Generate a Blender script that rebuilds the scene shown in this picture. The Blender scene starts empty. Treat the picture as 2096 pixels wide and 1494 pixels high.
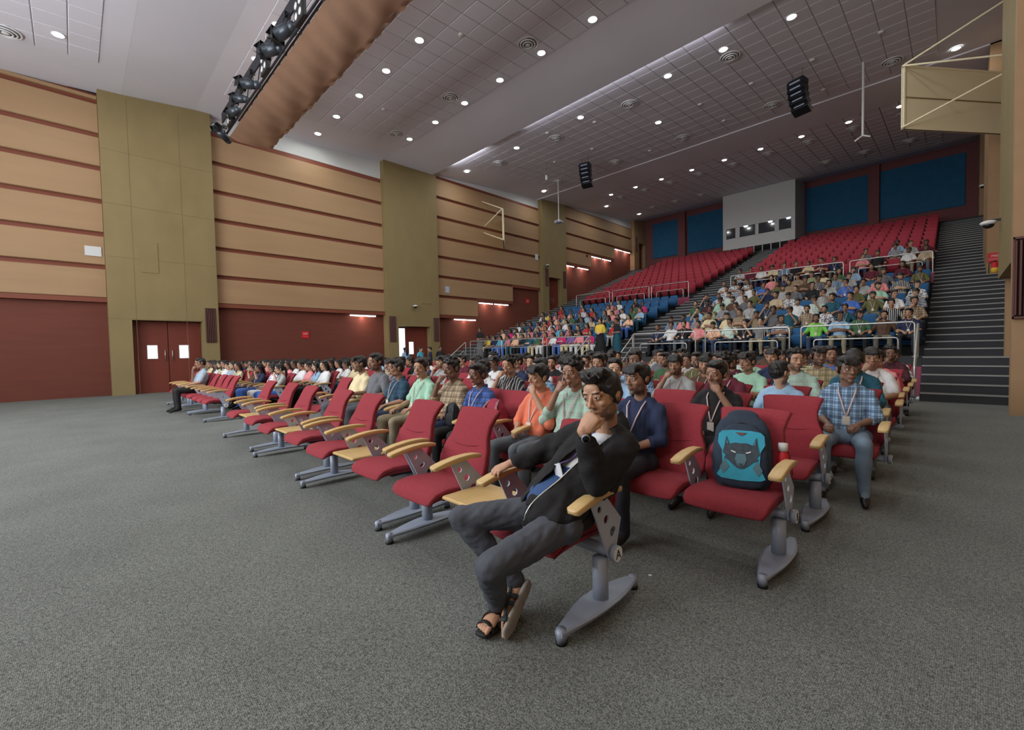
import bpy, math, random
import numpy as np
from mathutils import Vector, Matrix, Euler
PI = math.pi
R = math.radians
scn = bpy.context.scene
COL = scn.collection
# ------------------------------------------------------------------ camera
_f, _pitch, _roll, _yaw, H = 897.0, 0.0345, -0.0205, 0.7855, 1.45
_fw = Vector((-math.sin(_yaw)*math.cos(_pitch), math.cos(_yaw)*math.cos(_pitch), -math.sin(_pitch)))
_r = Vector((math.cos(_yaw), math.sin(_yaw), 0)); _u = _r.cross(_fw)
_r2 = _r*math.cos(_roll)+_u*math.sin(_roll); _u2 = -_r*math.sin(_roll)+_u*math.cos(_roll)
cam = bpy.data.cameras.new('camera'); cam.sensor_width = 36; cam.lens = _f/2096*36; cam.clip_start = .05; cam.clip_end = 300
co = bpy.data.objects.new('camera', cam); COL.objects.link(co); scn.camera = co
co.matrix_world = Matrix(((_r2.x, _u2.x, -_fw.x, 0), (_r2.y, _u2.y, -_fw.y, 0), (_r2.z, _u2.z, -_fw.z, H), (0, 0, 0, 1)))
# ------------------------------------------------------------------ light and exposure
scn.view_settings.view_transform = 'Standard'; scn.view_settings.look = 'None'
scn.view_settings.gamma = 1; scn.view_settings.use_curve_mapping = False
scn.view_settings.exposure = -0.12
scn.cycles.max_bounces = 5; scn.cycles.diffuse_bounces = 3; scn.cycles.glossy_bounces = 2; scn.cycles.transparent_max_bounces = 6
scn.cycles.sample_clamp_indirect = 4; scn.cycles.sample_clamp_direct = 12
scn.cycles.use_denoising = True
world = bpy.data.worlds.new('world'); scn.world = world; world.use_nodes = True
world.node_tree.nodes['Background'].inputs[0].default_value = (.80, .90, 1.0, 1)
world.node_tree.nodes['Background'].inputs[1].default_value = 0.32
def area(name, loc, target, size, power, col=(1, 1, 1), shape='DISK', size_y=None, spread=None):
    l = bpy.data.lights.new(name, 'AREA'); l.shape = shape; l.size = size; l.energy = power; l.color = col
    if size_y: l.size_y = size_y
    if spread: l.spread = spread
    o = bpy.data.objects.new(name, l); COL.objects.link(o); o.location = loc
    o.rotation_euler = (Vector(target)-Vector(loc)).to_track_quat('-Z', 'Y').to_euler(); return o
# added front fill from the stage side, unseen behind the camera
area('front_fill', (-11, -9, 8.5), (-10, 14, 1.5), 12, 900, (.96, 1, .99), 'RECTANGLE', 2.5)
area('front_fill', (1.5, -6, 7.5), (-4, 8, 1), 3, 260, (1, .97, .93), 'RECTANGLE', 1.5)
area('ceiling_fill', (-11, -7, 4.5), (-11, 28, 13.5), 14, 1450, (.96, .97, 1), 'RECTANGLE', 1.5)  # added fill aimed upward to brighten the ceiling, out of view
LAMPS = [(-17.25, .05), (-19.4, .05), (-15.1, .05), (-12.85, 4.93), (-15.06, 4.93), (-17.28, 4.93), (-12.82, 8.7), (-15.05, 8.7), (-17.24, 8.7), (-19.44, 8.7), (-21.55, 8.7),
 (-8.37, 12.42), (-10.59, 12.42), (-12.78, 12.42), (-15.0, 12.42), (-17.18, 12.42), (-19.41, 12.42), (-3.9, 17.6), (-6.1, 17.6), (-8.26, 17.6), (-12.62, 17.6), (-16.9, 17.6), (-21.2, 17.6),
 (-10.52, 21.3), (.05, 25.2), (-21.15, 24.8), (-1.9, 30.0), (-3.98, 30.0), (-6.15, 30.0), (-8.27, 30.0), (-10.36, 30.0), (-12.46, 30.0), (-14.62, 30.0), (-16.65, 30.0), (-18.74, 30.0),
 (-20.9, 32.7), (-20.8, 38.07), (-8.4, 8.7), (-6.2, 8.7), (-4.0, 8.7), (-1.8, 8.7), (-6.15, 12.42), (-3.95, 12.42), (-1.75, 12.42), (-8.4, 4.93), (-4.0, 4.93), (-1.8, 4.93), (-1.75, 17.6), (-10.4, .05), (-3.9, .05), (-6.1, 1.0)]
LAMP_W = 78
# ------------------------------------------------------------------ helpers
def tag(o, label=None, cat=None, group=None, kind=None):
    if label: o['label'] = label
    if cat: o['category'] = cat
    if group: o['group'] = group
    if kind: o['kind'] = kind
    return o
def empty(name, loc=(0, 0, 0), rz=0, label=None, cat=None, group=None, kind=None, parent=None):
    o = bpy.data.objects.new(name, None); COL.objects.link(o); o.location = loc; o.rotation_euler = (0, 0, rz); o.parent = parent
    o.empty_display_size = .1
    return tag(o, label, cat, group, kind)
def mobj(name, me, parent=None, loc=None, rot=None):
    o = bpy.data.objects.new(name, me); COL.objects.link(o)
    if parent is not None: o.parent = parent
    if loc is not None: o.location = loc
    if rot is not None: o.rotation_euler = rot
    return o
class MB:
    def __init__(s): s.v = []; s.f = []; s.m = []; s.cur = 0; s.sm = []; s.smooth = False
    def mat(s, i, smooth=False): s.cur = i; s.smooth = smooth; return s
    def add(s, vs, fs):
        b = len(s.v); s.v += [tuple(v) for v in vs]
        for f in fs: s.f.append(tuple(b+i for i in f)); s.m.append(s.cur); s.sm.append(s.smooth)
        return s
    def box(s, x0, x1, y0, y1, z0, z1, M=None):
        vs = [Vector(p) for p in ((x0, y0, z0), (x1, y0, z0), (x1, y1, z0), (x0, y1, z0), (x0, y0, z1), (x1, y0, z1), (x1, y1, z1), (x0, y1, z1))]
        if M: vs = [M@v for v in vs]
        return s.add(vs, [(0, 3, 2, 1), (4, 5, 6, 7), (0, 1, 5, 4), (1, 2, 6, 5), (2, 3, 7, 6), (3, 0, 4, 7)])
    def bbox(s, x0, x1, y0, y1, z0, z1, b, M=None):
        """box with chamfered vertical and top/bottom edges"""
        pts = [(x0+b, y0), (x1-b, y0), (x1, y0+b), (x1, y1-b), (x1-b, y1), (x0+b, y1), (x0, y1-b), (x0, y0+b)]
        cx, cy = (x0+x1)/2, (y0+y1)/2
        def ins(p): return (p[0]-b*(1 if p[0] > cx else -1), p[1]-b*(1 if p[1] > cy else -1))
        vs = [(*ins(p), z0) for p in pts]+[(*p, z0+b) for p in pts]+[(*p, z1-b) for p in pts]+[(*ins(p), z1) for p in pts]
        vs = [Vector(v) for v in vs]
        if M: vs = [M@v for v in vs]
        fs = [tuple(reversed(range(8))), tuple(range(24, 32))]
        for k in range(3):
            for i in range(8): j = (i+1) % 8; fs.append((k*8+i, k*8+j, k*8+8+j, k*8+8+i))
        return s.add(vs, fs)
    def prism(s, poly, ax, a0, a1, M=None):
        """extrude 2D polygon (pairs are the two other axes in order) along axis ax"""
        def P(p, a):
            v = [0, 0, 0]; o = [i for i in range(3) if i != ax]; v[o[0]] = p[0]; v[o[1]] = p[1]; v[ax] = a; v = Vector(v); return M@v if M else v
        n = len(poly); vs = [P(p, a0) for p in poly]+[P(p, a1) for p in poly]
        fs = [tuple(range(n)), tuple(range(2*n-1, n-1, -1))]+[(i, n+i, n+(i+1) % n, (i+1) % n) for i in range(n)]
        return s.add(vs, fs)
    def sweep(s, pts, rad, n=12, side=None, cap=2, closed=False, sq=1):
        pts = [Vector(p) for p in pts]; m = len(pts)
        rad = [(r, r) if not isinstance(r, (tuple, list)) else r for r in (rad if isinstance(rad, (list, tuple)) and len(rad) == m else [rad]*m)]
        rings = []; b0 = len(s.v); last = None
        for i in range(m):
            if closed: t = pts[(i+1) % m]-pts[i-1]
            else: t = pts[min(i+1, m-1)]-pts[max(i-1, 0)]
            t.normalize()
            sd = Vector(side) if side is not None else (last if last is not None else (Vector((0, 0, 1)) if abs(t.z) < .9 else Vector((1, 0, 0))))
            sd = sd-t*sd.dot(t)
            if sd.length < 1e-6: sd = Vector((1, 0, 0))-t*t.x
            sd.normalize(); last = sd; bn = t.cross(sd)
            rings.append((pts[i], t, sd, bn, rad[i]))
        def cp(r, sgn):
            p, t, sd, bn, (a, b) = r; h = min(a, b); out = []
            for k in range(cap):
                an = (k+1)/(cap+.0001)*PI/2*.999 if False else (k+1)/(cap+1)*PI/2
                out.append((p+t*sgn*h*math.sin(an), t, sd, bn, (a*math.cos(an), b*math.cos(an))))
            return out, p+t*sgn*h
        if not closed and cap: c0, pole0 = cp(rings[0], -1); c1, pole1 = cp(rings[-1], 1); R2 = c0[::-1]+rings+c1
        else: R2 = rings
        vs = []
        for p, t, sd, bn, (a, b) in R2:
            for k in range(n): an = 2*PI*k/n; ca, sa = math.cos(an), math.sin(an); vs.append(p+sd*a*math.copysign(abs(ca)**sq, ca)+bn*b*math.copysign(abs(sa)**sq, sa))
        fs = []; L = len(R2)
        for i in range(L if closed else L-1):
            for k in range(n):
                j = (k+1) % n; i2 = (i+1) % L; fs.append((i*n+k, i*n+j, i2*n+j, i2*n+k))
        if not closed:
            if cap:
                vs += [pole0, pole1]; a, b = len(vs)-2, len(vs)-1
                for k in range(n): j = (k+1) % n; fs.append((a, j, k)); fs.append((b, (L-1)*n+k, (L-1)*n+j))
            else: fs.append(tuple(reversed(range(n)))); fs.append(tuple((L-1)*n+k for k in range(n)))
        return s.add(vs, fs)
    def ell(s, c, r, n=14, m=9, M=None):
        vs = [Vector((0, 0, -1))]+[Vector((math.sin(PI*i/m)*math.cos(2*PI*k/n), math.sin(PI*i/m)*math.sin(2*PI*k/n), -math.cos(PI*i/m))) for i in range(1, m) for k in range(n)]+[Vector((0, 0, 1))]
        vs = [Vector((v.x*r[0], v.y*r[1], v.z*r[2])) for v in vs]
        if M is not None: vs = [M@v for v in vs]
        vs = [v+Vector(c) for v in vs]; fs = []
        for k in range(n):
            j = (k+1) % n; fs.append((0, 1+j, 1+k))
            for i in range(m-2): a = 1+i*n; fs.append((a+k, a+j, a+n+j, a+n+k))
            fs.append((len(vs)-1, 1+(m-2)*n+k, 1+(m-2)*n+j))
        return s.add(vs, fs)
    def cyl(s, c, r, h, n=20, ax=2, r2=None):
        c = Vector(c); d = Vector([1 if i == ax else 0 for i in range(3)])
        r2 = r if r2 is None else r2; u = Vector((1, 0, 0)) if ax != 0 else Vector((0, 1, 0)); w = d.cross(u)
        vs = [c+u*math.cos(2*PI*k/n)*r+w*math.sin(2*PI*k/n)*r for k in range(n)]+[c+d*h+u*math.cos(2*PI*k/n)*r2+w*math.sin(2*PI*k/n)*r2 for k in range(n)]
        return s.add(vs, [tuple(reversed(range(n))), tuple(range(n, 2*n))]+[(k, (k+1) % n, n+(k+1) % n, n+k) for k in range(n)])
    def mesh(s, name, mats):
        me = bpy.data.meshes.new(name); me.from_pydata([tuple(v) for v in s.v], [], s.f)
        for m in (mats if isinstance(mats, (list, tuple)) else [mats]): me.materials.append(m)
        me.polygons.foreach_set('material_index', s.m); me.polygons.foreach_set('use_smooth', s.sm); me.update(); return me
    def obj(s, name, mats, parent=None, loc=None, rot=None): return mobj(name, s.mesh(name, mats), parent, loc, rot)
def remesh(mb, name, mats, voxel, smooth=3, deci=None, fn=None, fac=.5):
    me = mb.mesh(name+'_t', mats); o = bpy.data.objects.new('tmp', me); COL.objects.link(o)
    m = o.modifiers.new('r', 'REMESH'); m.mode = 'VOXEL'; m.voxel_size = voxel; m.use_smooth_shade = True
    if smooth: m = o.modifiers.new('s', 'SMOOTH'); m.iterations = smooth; m.factor = fac
    if deci: m = o.modifiers.new('d', 'DECIMATE'); m.ratio = deci
    dg = bpy.context.evaluated_depsgraph_get(); ev = o.evaluated_get(dg)
    out = bpy.data.meshes.new_from_object(ev); out.name = name
    bpy.data.objects.remove(o); bpy.data.meshes.remove(me)
    out.materials.clear()
    for m in (mats if isinstance(mats, (list, tuple)) else [mats]): out.materials.append(m)
    n = len(out.polygons); out.polygons.foreach_set('use_smooth', [True]*n)
    if fn:
        c = np.empty(n*3); out.polygons.foreach_get('center', c); c = c.reshape(-1, 3)
        out.polygons.foreach_set('material_index', fn(c).astype(np.int32))
    else: out.polygons.foreach_set('material_index', [0]*n)
    out.update(); return out
def disp(me, amp, freq, seed=0, vec=(1, 1, 1)):
    """soft folds: push vertices along their normals by a sum of sines"""
    rng = np.random.RandomState(seed); n = len(me.vertices)
    c = np.empty(n*3); me.vertices.foreach_get('co', c); c = c.reshape(-1, 3)
    no = np.empty(n*3); me.vertex_normals.foreach_get('vector', no); no = no.reshape(-1, 3)
    d = np.zeros(n)
    for k in range(6):
        w = rng.normal(size=3)*freq*np.array(vec); w2 = rng.normal(size=3)*freq*.5
        d += np.sin(c@w+rng.rand()*6+1.2*np.sin(c@w2+rng.rand()*6))
    me.vertices.foreach_set('co', (c+no*(d*amp/2.5)[:, None]).ravel()); me.update()
# ------------------------------------------------------------------ materials
def srgb(r, g, b):
    return tuple(((c/255)/12.92 if c/255 <= .04045 else ((c/255+.055)/1.055)**2.4) for c in (r, g, b))+(1,)
def mat(name, rgb, rough=.6, metal=0, noise=None, bump=None, emis=None, spec=None, lin=False):
    """noise=(scale, amount[, stretch]) varies the base colour, bump=(scale, strength[, stretch])"""
    m = bpy.data.materials.new(name); m.use_nodes = True; nt = m.node_tree; N = nt.nodes; L = nt.links; b = N['Principled BSDF']
    c = rgb if lin else srgb(*rgb); b.inputs['Base Color'].default_value = c; b.inputs['Roughness'].default_value = rough; b.inputs['Metallic'].default_value = metal
    if spec is not None: b.inputs['Specular IOR Level'].default_value = spec
    tc = None
    def coord(st):
        nonlocal tc
        if tc is None: tc = N.new('ShaderNodeTexCoord')
        mp = N.new('ShaderNodeMapping'); mp.inputs['Scale'].default_value = st; L.new(tc.outputs['Object'], mp.inputs[0]); return mp.outputs[0]
    if noise:
        st = noise[2] if len(noise) > 2 else (1, 1, 1); nz = N.new('ShaderNodeTexNoise'); nz.inputs['Scale'].default_value = noise[0]; nz.inputs['Detail'].default_value = 5
        L.new(coord(st), nz.inputs['Vector']); cr = N.new('ShaderNodeMapRange'); cr.inputs['From Min'].default_value = .3; cr.inputs['From Max'].default_value = .7
        cr.inputs['To Min'].default_value = 1-noise[1]; cr.inputs['To Max'].default_value = 1+noise[1]; L.new(nz.outputs[0], cr.inputs[0])
        mx = N.new('ShaderNodeVectorMath'); mx.operation = 'SCALE'; mx.inputs[0].default_value = c[:3]; L.new(cr.outputs[0], mx.inputs['Scale']); L.new(mx.outputs[0], b.inputs['Base Color'])
    if bump:
        st = bump[2] if len(bump) > 2 else (1, 1, 1); nz = N.new('ShaderNodeTexNoise'); nz.inputs['Scale'].default_value = bump[0]; nz.inputs['Detail'].default_value = 3
        L.new(coord(st), nz.inputs['Vector']); bp = N.new('ShaderNodeBump'); bp.inputs['Strength'].default_value = bump[1]; bp.inputs['Distance'].default_value = .01
        L.new(nz.outputs[0], bp.inputs['Height']); L.new(bp.outputs[0], b.inputs['Normal'])
    if emis: b.inputs['Emission Color'].default_value = srgb(*emis[0]); b.inputs['Emission Strength'].default_value = emis[1]
    return m
def pattern(name, base, cols, kind, rough=.8):
    """woven shirt pattern in object space. kind: 'check', 'hstripe', 'vstripe', 'print'"""
    m = bpy.data.materials.new(name); m.use_nodes = True; nt = m.node_tree; N = nt.nodes; L = nt.links; b = N['Principled BSDF']; b.inputs['Roughness'].default_value = rough
    tc = N.new('ShaderNodeTexCoord'); sp = N.new('ShaderNodeSeparateXYZ'); L.new(tc.outputs['Object'], sp.inputs[0])
    cur = N.new('ShaderNodeRGB'); cur.outputs[0].default_value = srgb(*base); cur = cur.outputs[0]
    def line(out, per, duty, ph=0):
        a = N.new('ShaderNodeMath'); a.operation = 'MULTIPLY_ADD'; a.inputs[1].default_value = 1/per; a.inputs[2].default_value = ph+10; L.new(out, a.inputs[0])
        f = N.new('ShaderNodeMath'); f.operation = 'FRACT'; L.new(a.outputs[0], f.inputs[0]); g = N.new('ShaderNodeMath'); g.operation = 'LESS_THAN'; g.inputs[1].default_value = duty; L.new(f.outputs[0], g.inputs[0]); return g.outputs[0]
    def mixin(fac, col, k=.7):
        nonlocal cur
        a = N.new('ShaderNodeMath'); a.operation = 'MULTIPLY'; a.inputs[1].default_value = k; L.new(fac, a.inputs[0])
        x = N.new('ShaderNodeMix'); x.data_type = 'RGBA'; L.new(a.outputs[0], x.inputs[0]); L.new(cur, x.inputs[6]); x.inputs[7].default_value = srgb(*col); cur = x.outputs[2]
    if kind == 'check':
        mixin(line(sp.outputs[0], .07, .45), cols[0], .55); mixin(line(sp.outputs[2], .07, .45), cols[0], .55)
        mixin(line(sp.outputs[0], .07, .10, .4), cols[-1], .6); mixin(line(sp.outputs[2], .07, .10, .4), cols[-1], .6)
    elif kind == 'hstripe': mixin(line(sp.outputs[2], .05, .4), cols[0], .9)
    elif kind == 'vstripe': mixin(line(sp.outputs[0], .045, .35), cols[0], .85)
    elif kind == 'print':
        v = N.new('ShaderNodeTexNoise'); v.inputs['Scale'].default_value = 22; L.new(tc.outputs['Object'], v.inputs['Vector']); g = N.new('ShaderNodeMath'); g.operation = 'GREATER_THAN'; g.inputs[1].default_value = .53; L.new(v.outputs[0], g.inputs[0]); mixin(g.outputs[0], cols[0], .9)
    L.new(cur, b.inputs['Base Color']); return m
M = {}
M['ceil'] = mat('ceiling_gypsum', (222, 221, 230), .9, noise=(.4, .03))
M['tile'] = mat('ceiling_tile', (221, 220, 230), .92, noise=(60, .03))
M['joint'] = mat('tile_joint', (140, 138, 144), .9)
M['pillar'] = mat('pillar_boards', (136, 119, 80), .7, noise=(1.3, .07, (1, 1, .6)), bump=(60, .15))
M['panel'] = mat('acoustic_panel', (162, 130, 96), .65, noise=(1.0, .05, (1, .3, 3)), bump=(90, .1))
M['seamline'] = mat('pillar_seam', (116, 102, 70), .8)
M['strip'] = mat('brown_strip', (122, 62, 42), .6)
M['lower'] = mat('lower_wall_red_brown', (106, 52, 38), .75, noise=(2.0, .08, (1, .3, 3)), bump=(150, .3))
M['white'] = mat('white_paint', (222, 222, 222), .6)
M['plaster'] = mat('white_plaster', (206, 208, 208), .75)
M['back'] = mat('back_wall_maroon', (122, 74, 76), .85, noise=(3, .06))
M['blue'] = mat('blue_felt', (38, 96, 134), .9, noise=(2, .10), bump=(120, .3))
M['dark'] = mat('dark_gap', (30, 22, 20), .8)
M['door'] = mat('door_brown', (112, 48, 34), .55, noise=(2, .08, (1, 1, .2)))
M['louvre'] = mat('louvre_brown', (92, 52, 48), .5)
M['steel'] = mat('stainless_steel', (196, 198, 198), .28, .9)
M['alum'] = mat('silver_paint', (150, 160, 178), .42, .1)
M['black'] = mat('black_metal', (24, 25, 28), .45, .2)
M['cream'] = mat('cream_paint', (240, 230, 196), .6)
M['red'] = mat('sign_red', (206, 34, 44), .5)
M['step'] = mat('stair_carpet', (60, 61, 65), .95, noise=(40, .2), bump=(150, .5))
M['nose'] = mat('stair_nosing', (150, 150, 148), .5)
M['magenta'] = mat('riser_magenta', (150, 66, 92), .7)
M['glow'] = mat('daylight_window', (240, 240, 240), .5, emis=((235, 242, 250), 1.6))
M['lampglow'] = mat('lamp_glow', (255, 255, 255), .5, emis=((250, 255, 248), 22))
M['tube'] = mat('tube_glow', (255, 255, 255), .5, emis=((255, 226, 214), 12))
M['glass'] = mat('booth_glass', (60, 66, 72), .06, .0, spec=.9)
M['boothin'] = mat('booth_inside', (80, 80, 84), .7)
def floor_mat():
    m = bpy.data.materials.new('carpet_loop'); m.use_nodes = True; nt = m.node_tree; N = nt.nodes; L = nt.links; b = N['Principled BSDF']
    b.inputs['Roughness'].default_value = .92; b.inputs['Specular IOR Level'].default_value = .35
    tc = N.new('ShaderNodeTexCoord'); mp = N.new('ShaderNodeMapping'); mp.inputs['Rotation'].default_value = (0, 0, R(2)); L.new(tc.outputs['Object'], mp.inputs[0])
    v = N.new('ShaderNodeTexVoronoi'); v.inputs['Scale'].default_value = 140; v.inputs['Randomness'].default_value = .55; L.new(mp.outputs[0], v.inputs['Vector'])
    n1 = N.new('ShaderNodeTexNoise'); n1.inputs['Scale'].default_value = 1.2; n1.inputs['Detail'].default_value = 6; L.new(mp.outputs[0], n1.inputs['Vector'])
    n2 = N.new('ShaderNodeTexNoise'); n2.inputs['Scale'].default_value = 45; n2.inputs['Detail'].default_value = 3; L.new(mp.outputs[0], n2.inputs['Vector'])
    cr = N.new('ShaderNodeValToRGB'); e = cr.color_ramp.elements; e[0].position = .1; e[0].color = srgb(146, 150, 145); e[1].position = .8; e[1].color = srgb(58, 60, 60); L.new(v.outputs['Distance'], cr.inputs[0])
    s = N.new('ShaderNodeMath'); s.operation = 'MULTIPLY_ADD'; s.inputs[1].default_value = .5; s.inputs[2].default_value = .75; L.new(n1.outputs[0], s.inputs[0])
    s2 = N.new('ShaderNodeMath'); s2.operation = 'MULTIPLY_ADD'; s2.inputs[1].default_value = 1.1; s2.inputs[2].default_value = .45; L.new(n2.outputs[0], s2.inputs[0])
    s3 = N.new('ShaderNodeMath'); s3.operation = 'MULTIPLY'; L.new(s.outputs[0], s3.inputs[0]); L.new(s2.outputs[0], s3.inputs[1])
    mx = N.new('ShaderNodeVectorMath'); mx.operation = 'SCALE'; L.new(cr.outputs[0], mx.inputs[0]); L.new(s3.outputs[0], mx.inputs['Scale']); L.new(mx.outputs[0], b.inputs['Base Color'])
    bp = N.new('ShaderNodeBump'); bp.inputs['Strength'].default_value = .5; bp.inputs['Distance'].default_value = .006; bp.invert = True; L.new(v.outputs['Distance'], bp.inputs['Height']); L.new(bp.outputs[0], b.inputs['Normal'])
    return m
M['floor'] = floor_mat()
# ------------------------------------------------------------------ room shell
XL, XR, YB = -22.5, 0.82, 42.6          # faces of the side pillars, back wall
PROF = [(-30, 9.3), (1.68, 11.5), (1.69, 11.65), (12.65, 12.22), (16.2, 12.42), (26, 13.1), (29, 13.28), (40, 14.1), (42.6, 14.6)]
def cz(y): return float(np.interp(y, [a for a, b in PROF], [b for a, b in PROF]))
mb = MB().box(-24.5, 3.5, -14, 15.0, -.2, 0); fl = mb.obj('floor', M['floor']); tag(fl, 'grey looped carpet floor in front of the seating', kind='structure')
# terraces of the raised seating: tier j of the blue block, then the cross aisle, then the red block
def tz(j): return 1.05+.4*j if j < 7 else (3.85 if j == 7 else 4.4+.43*(j-8))
def ty(j): return 16.2+1.24*j
mb = MB()
mb.mat(1).box(-19.75, -11.05, 15.73, 15.8, 0, 1.03); mb.box(-8.95, -.52, 15.73, 15.8, 0, 1.03); mb.mat(0).box(-19.75, -11.05, 15.72, 16.25, .8, 1.05); mb.box(-8.95, -.52, 15.72, 16.25, .8, 1.05)
for j in range(19):
    z1 = tz(j); y1 = ty(j+1) if j < 18 else 39.76
    mb.mat(0).box(-19.75, -11.05, ty(j), y1+.02, z1-.6, z1); mb.box(-8.95, -.52, ty(j), y1+.02, z1-.6, z1)
mb.box(-23, 1.6, 39.76, YB, 8.5, 9.13)
mb.mat(1).box(-19.76, -11.04, 26.09, 26.13, 3.7, 4.4); mb.box(-8.96, -.51, 26.09, 26.13, 3.7, 4.4)
tag(mb.obj('floor', [M['step'], M['magenta']]), 'dark carpeted terraces that carry the raised seating', kind='structure')
# stairs: three flights of steps with pale nosings
STEPS = []
y, z = 14.53, 0
for k in range(5): STEPS.append((14.53+.3*k, .21*(k+1), .3))
for k in range(1, 16): STEPS.append((16.2+.62*k, 1.05+.2*k, .62))
for k in range(1, 24):
    yy = 26.12+.62*(k-1); STEPS.append((yy, 4.05+.215*k, .62))
def stairs(x0, x1, where, zlo=0):
    t = empty('stairs', ((x0+x1)/2, 14.5, 0), 0, where, None, None, 'structure')
    w = x1-x0; cache = {}
    for i, (y, z, d) in enumerate(STEPS):
        key = round(d, 2)
        if i == 4: d = 1.12; key = 'l'
        if key not in cache:
            sm = MB().box(-w/2, w/2, 0, d+.02, -.7, 0).mesh('step', M['step'])
            nm = MB().box(-w/2+.01, w/2-.01, -.012, .035, -.03, .004).mesh('nosing', M['nose']); cache[key] = (sm, nm)
        s = mobj('step', cache[key][0], t, (0, y-14.5, z)); mobj('nosing', cache[key][1], s)
    return t
stairs(-.52, 1.5, 'dark grey carpeted stairs beside the right wall')
stairs(-11.05, -8.95, 'dark grey carpeted stairs between the two seating blocks')
stairs(-22.6, -19.75, 'dark grey carpeted stairs beside the left wall')
# left wall: boarded lower wall, pillars, horizontal panels with recessed strips
PIL = [(1.0, 4.53), (12.65, 16.2), (26.1, 29.1), (40.2, 42.6)]
BAY = [(-14, 1.0), (4.53, 12.65), (16.2, 26.1), (29.1, 40.2)]
lw = MB().box(-23.6, -23.25, -14, YB+.5, 0, 15).obj('wall_left', M['lower']); tag(lw, 'left side wall, red-brown fine textured boards below tan panels', kind='structure')
for i, (y0, y1) in enumerate(BAY):      # lower wall surface, slightly behind the panels
    MB().box(-23.3, -23.0, y0, y1, 0, 12).obj('board', M['lower'], lw)
    zt0, zt1 = cz(y0), cz(y1)
    levels = [3.62+1.235*k for k in range(0, 9)]
    top = {0: 11.3, 1: 11.15, 2: 12.35, 3: 13.3}[i]
    b0 = {0: [(y0, y1, 3.62)], 1: [(y0, y1, 3.62)], 2: [(16.2, 19.6, 3.62), (19.6, 23.03, 4.86), (23.03, 26.1, 6.09)], 3: [(29.1, 33.05, 8.56), (33.05, 36.9, 9.8), (36.9, 40.2, 11.03)]}[i]
    rec = MB(); 
    for a, b, zb in b0:
        rec.box(-22.98, -22.9, a, b, zb+.02, top+.1)
    rec.obj('strip_backing', M['strip'], lw)
    for k, zl in enumerate(levels):
        a = [s for s in b0 if s[2] <= zl+.05]
        if not a or zl+.17 >= top: continue
        ya, yb = a[0][0], a[-1][1]; z1 = min(zl+1.235-.03, top)
        MB().prism([(-22.95, zl+.14), (-22.80, zl+.14), (-22.78, zl+.16), (-22.78, z1-.02), (-22.80, z1), (-22.95, z1)], 1, ya+.01, yb-.01).obj('panel', M['panel'], lw)
    for a, b, zb in b0:               # soffit board closing each stepped bottom
        MB().box(-23.0, -22.80, a, b, zb-.04, zb+.13).obj('trim', M['strip'] if not (i == 2 and a == 16.2) else M['strip'], lw)
    w = MB(); n = 8                   # white band under the ceiling
    for k in range(n):
        ya, yb = y0+(y1-y0)*k/n, y0+(y1-y0)*(k+1)/n
        w.prism([(ya, top+.1), (yb, top+.1), (yb, cz(yb)+.1), (ya, cz(ya)+.1)], 0, -22.98, -22.88)
    w.obj('band', M['plaster'] if i else M['black'], lw)
for i, (y0, y1) in enumerate(PIL):
    p = empty('pillar', (XL, (y0+y1)/2, 0), 0, ['wide olive boarded pillar around the double door nearest the stage', 'olive boarded pillar with the half open bright door at its foot', 'olive boarded pillar beside the blue seats with a tall brown door', 'narrow tan pillar in the far back left corner'][i], None, None, 'structure')
    yc = (y0+y1)/2
    dz = [(1.67, 3.93, 0, 2.92), (13.32, 15.52, 0, 2.96), (26.84, 28.42, 3.85, 7.15), (41.15, 42.35, 9.1, 12.05)][i]
    zt = 15
    mb = MB(); x0, x1 = -.75, 0
    mb.box(x0, x1, y0-yc, dz[0]-yc, 0, zt).box(x0, x1, dz[1]-yc, y1-yc, 0, zt).box(x0, x1, dz[0]-yc, dz[1]-yc, dz[3], zt)
    mb.obj('pillar_face', M['pillar'] if i < 3 else M['panel'], p)
    jb = MB().mat(0).box(x0, -.45, dz[0]-yc, dz[1]-yc, dz[2], dz[3]); jb.obj('door_recess', M['dark'], p)
    if i == 0:                        # seams and access hatch
        for z in (2.95, 5.3, 7.3, 9.3): MB().box(0, .004, y0-yc, y1-yc, z, z+.012).obj('seam', M['seamline'], p)
        MB().bbox(0, .02, 2.02-yc, 2.56-yc, 4.8, 6.0, .006).obj('hatch', M['pillar'], p)
        MB().box(0, .004, 1.8-yc, 1.812-yc, 0, 11.4).obj('seam', M['seamline'], p); MB().box(0, .004, 3.4-yc, 3.412-yc, 0, 11.4).obj('seam', M['seamline'], p)
    if i == 1: MB().bbox(0, .02, 14.9-yc, 15.65-yc, 4.35, 5.8, .006).obj('hatch', M['pillar'], p)
    # vertical louvred vents
    for (va, vb, z0, z1) in [[(4.05, 4.42, 2.03, 3.5)], [(12.75, 13.15, 2.05, 3.5), (15.76, 16.13, 2.08, 3.52)], [(26.40, 26.72, 6.42, 7.8), (28.64, 28.98, 6.43, 7.8)], [(40.5, 40.72, 11.1, 12.6)]][i]:
        v = MB().box(0, .03, va-yc, vb-yc, z0, z1).obj('louvre_panel', M['dark'], p)
        n = 6; st = (vb-va)/n
        sl = MB().bbox(.0, .06, 0, st*.55, z0, z1, .008).mesh('slat', M['louvre'])
        for k in range(n): mobj('slat', sl, v, (0, va-yc+st*(k+.2), 0))
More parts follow.
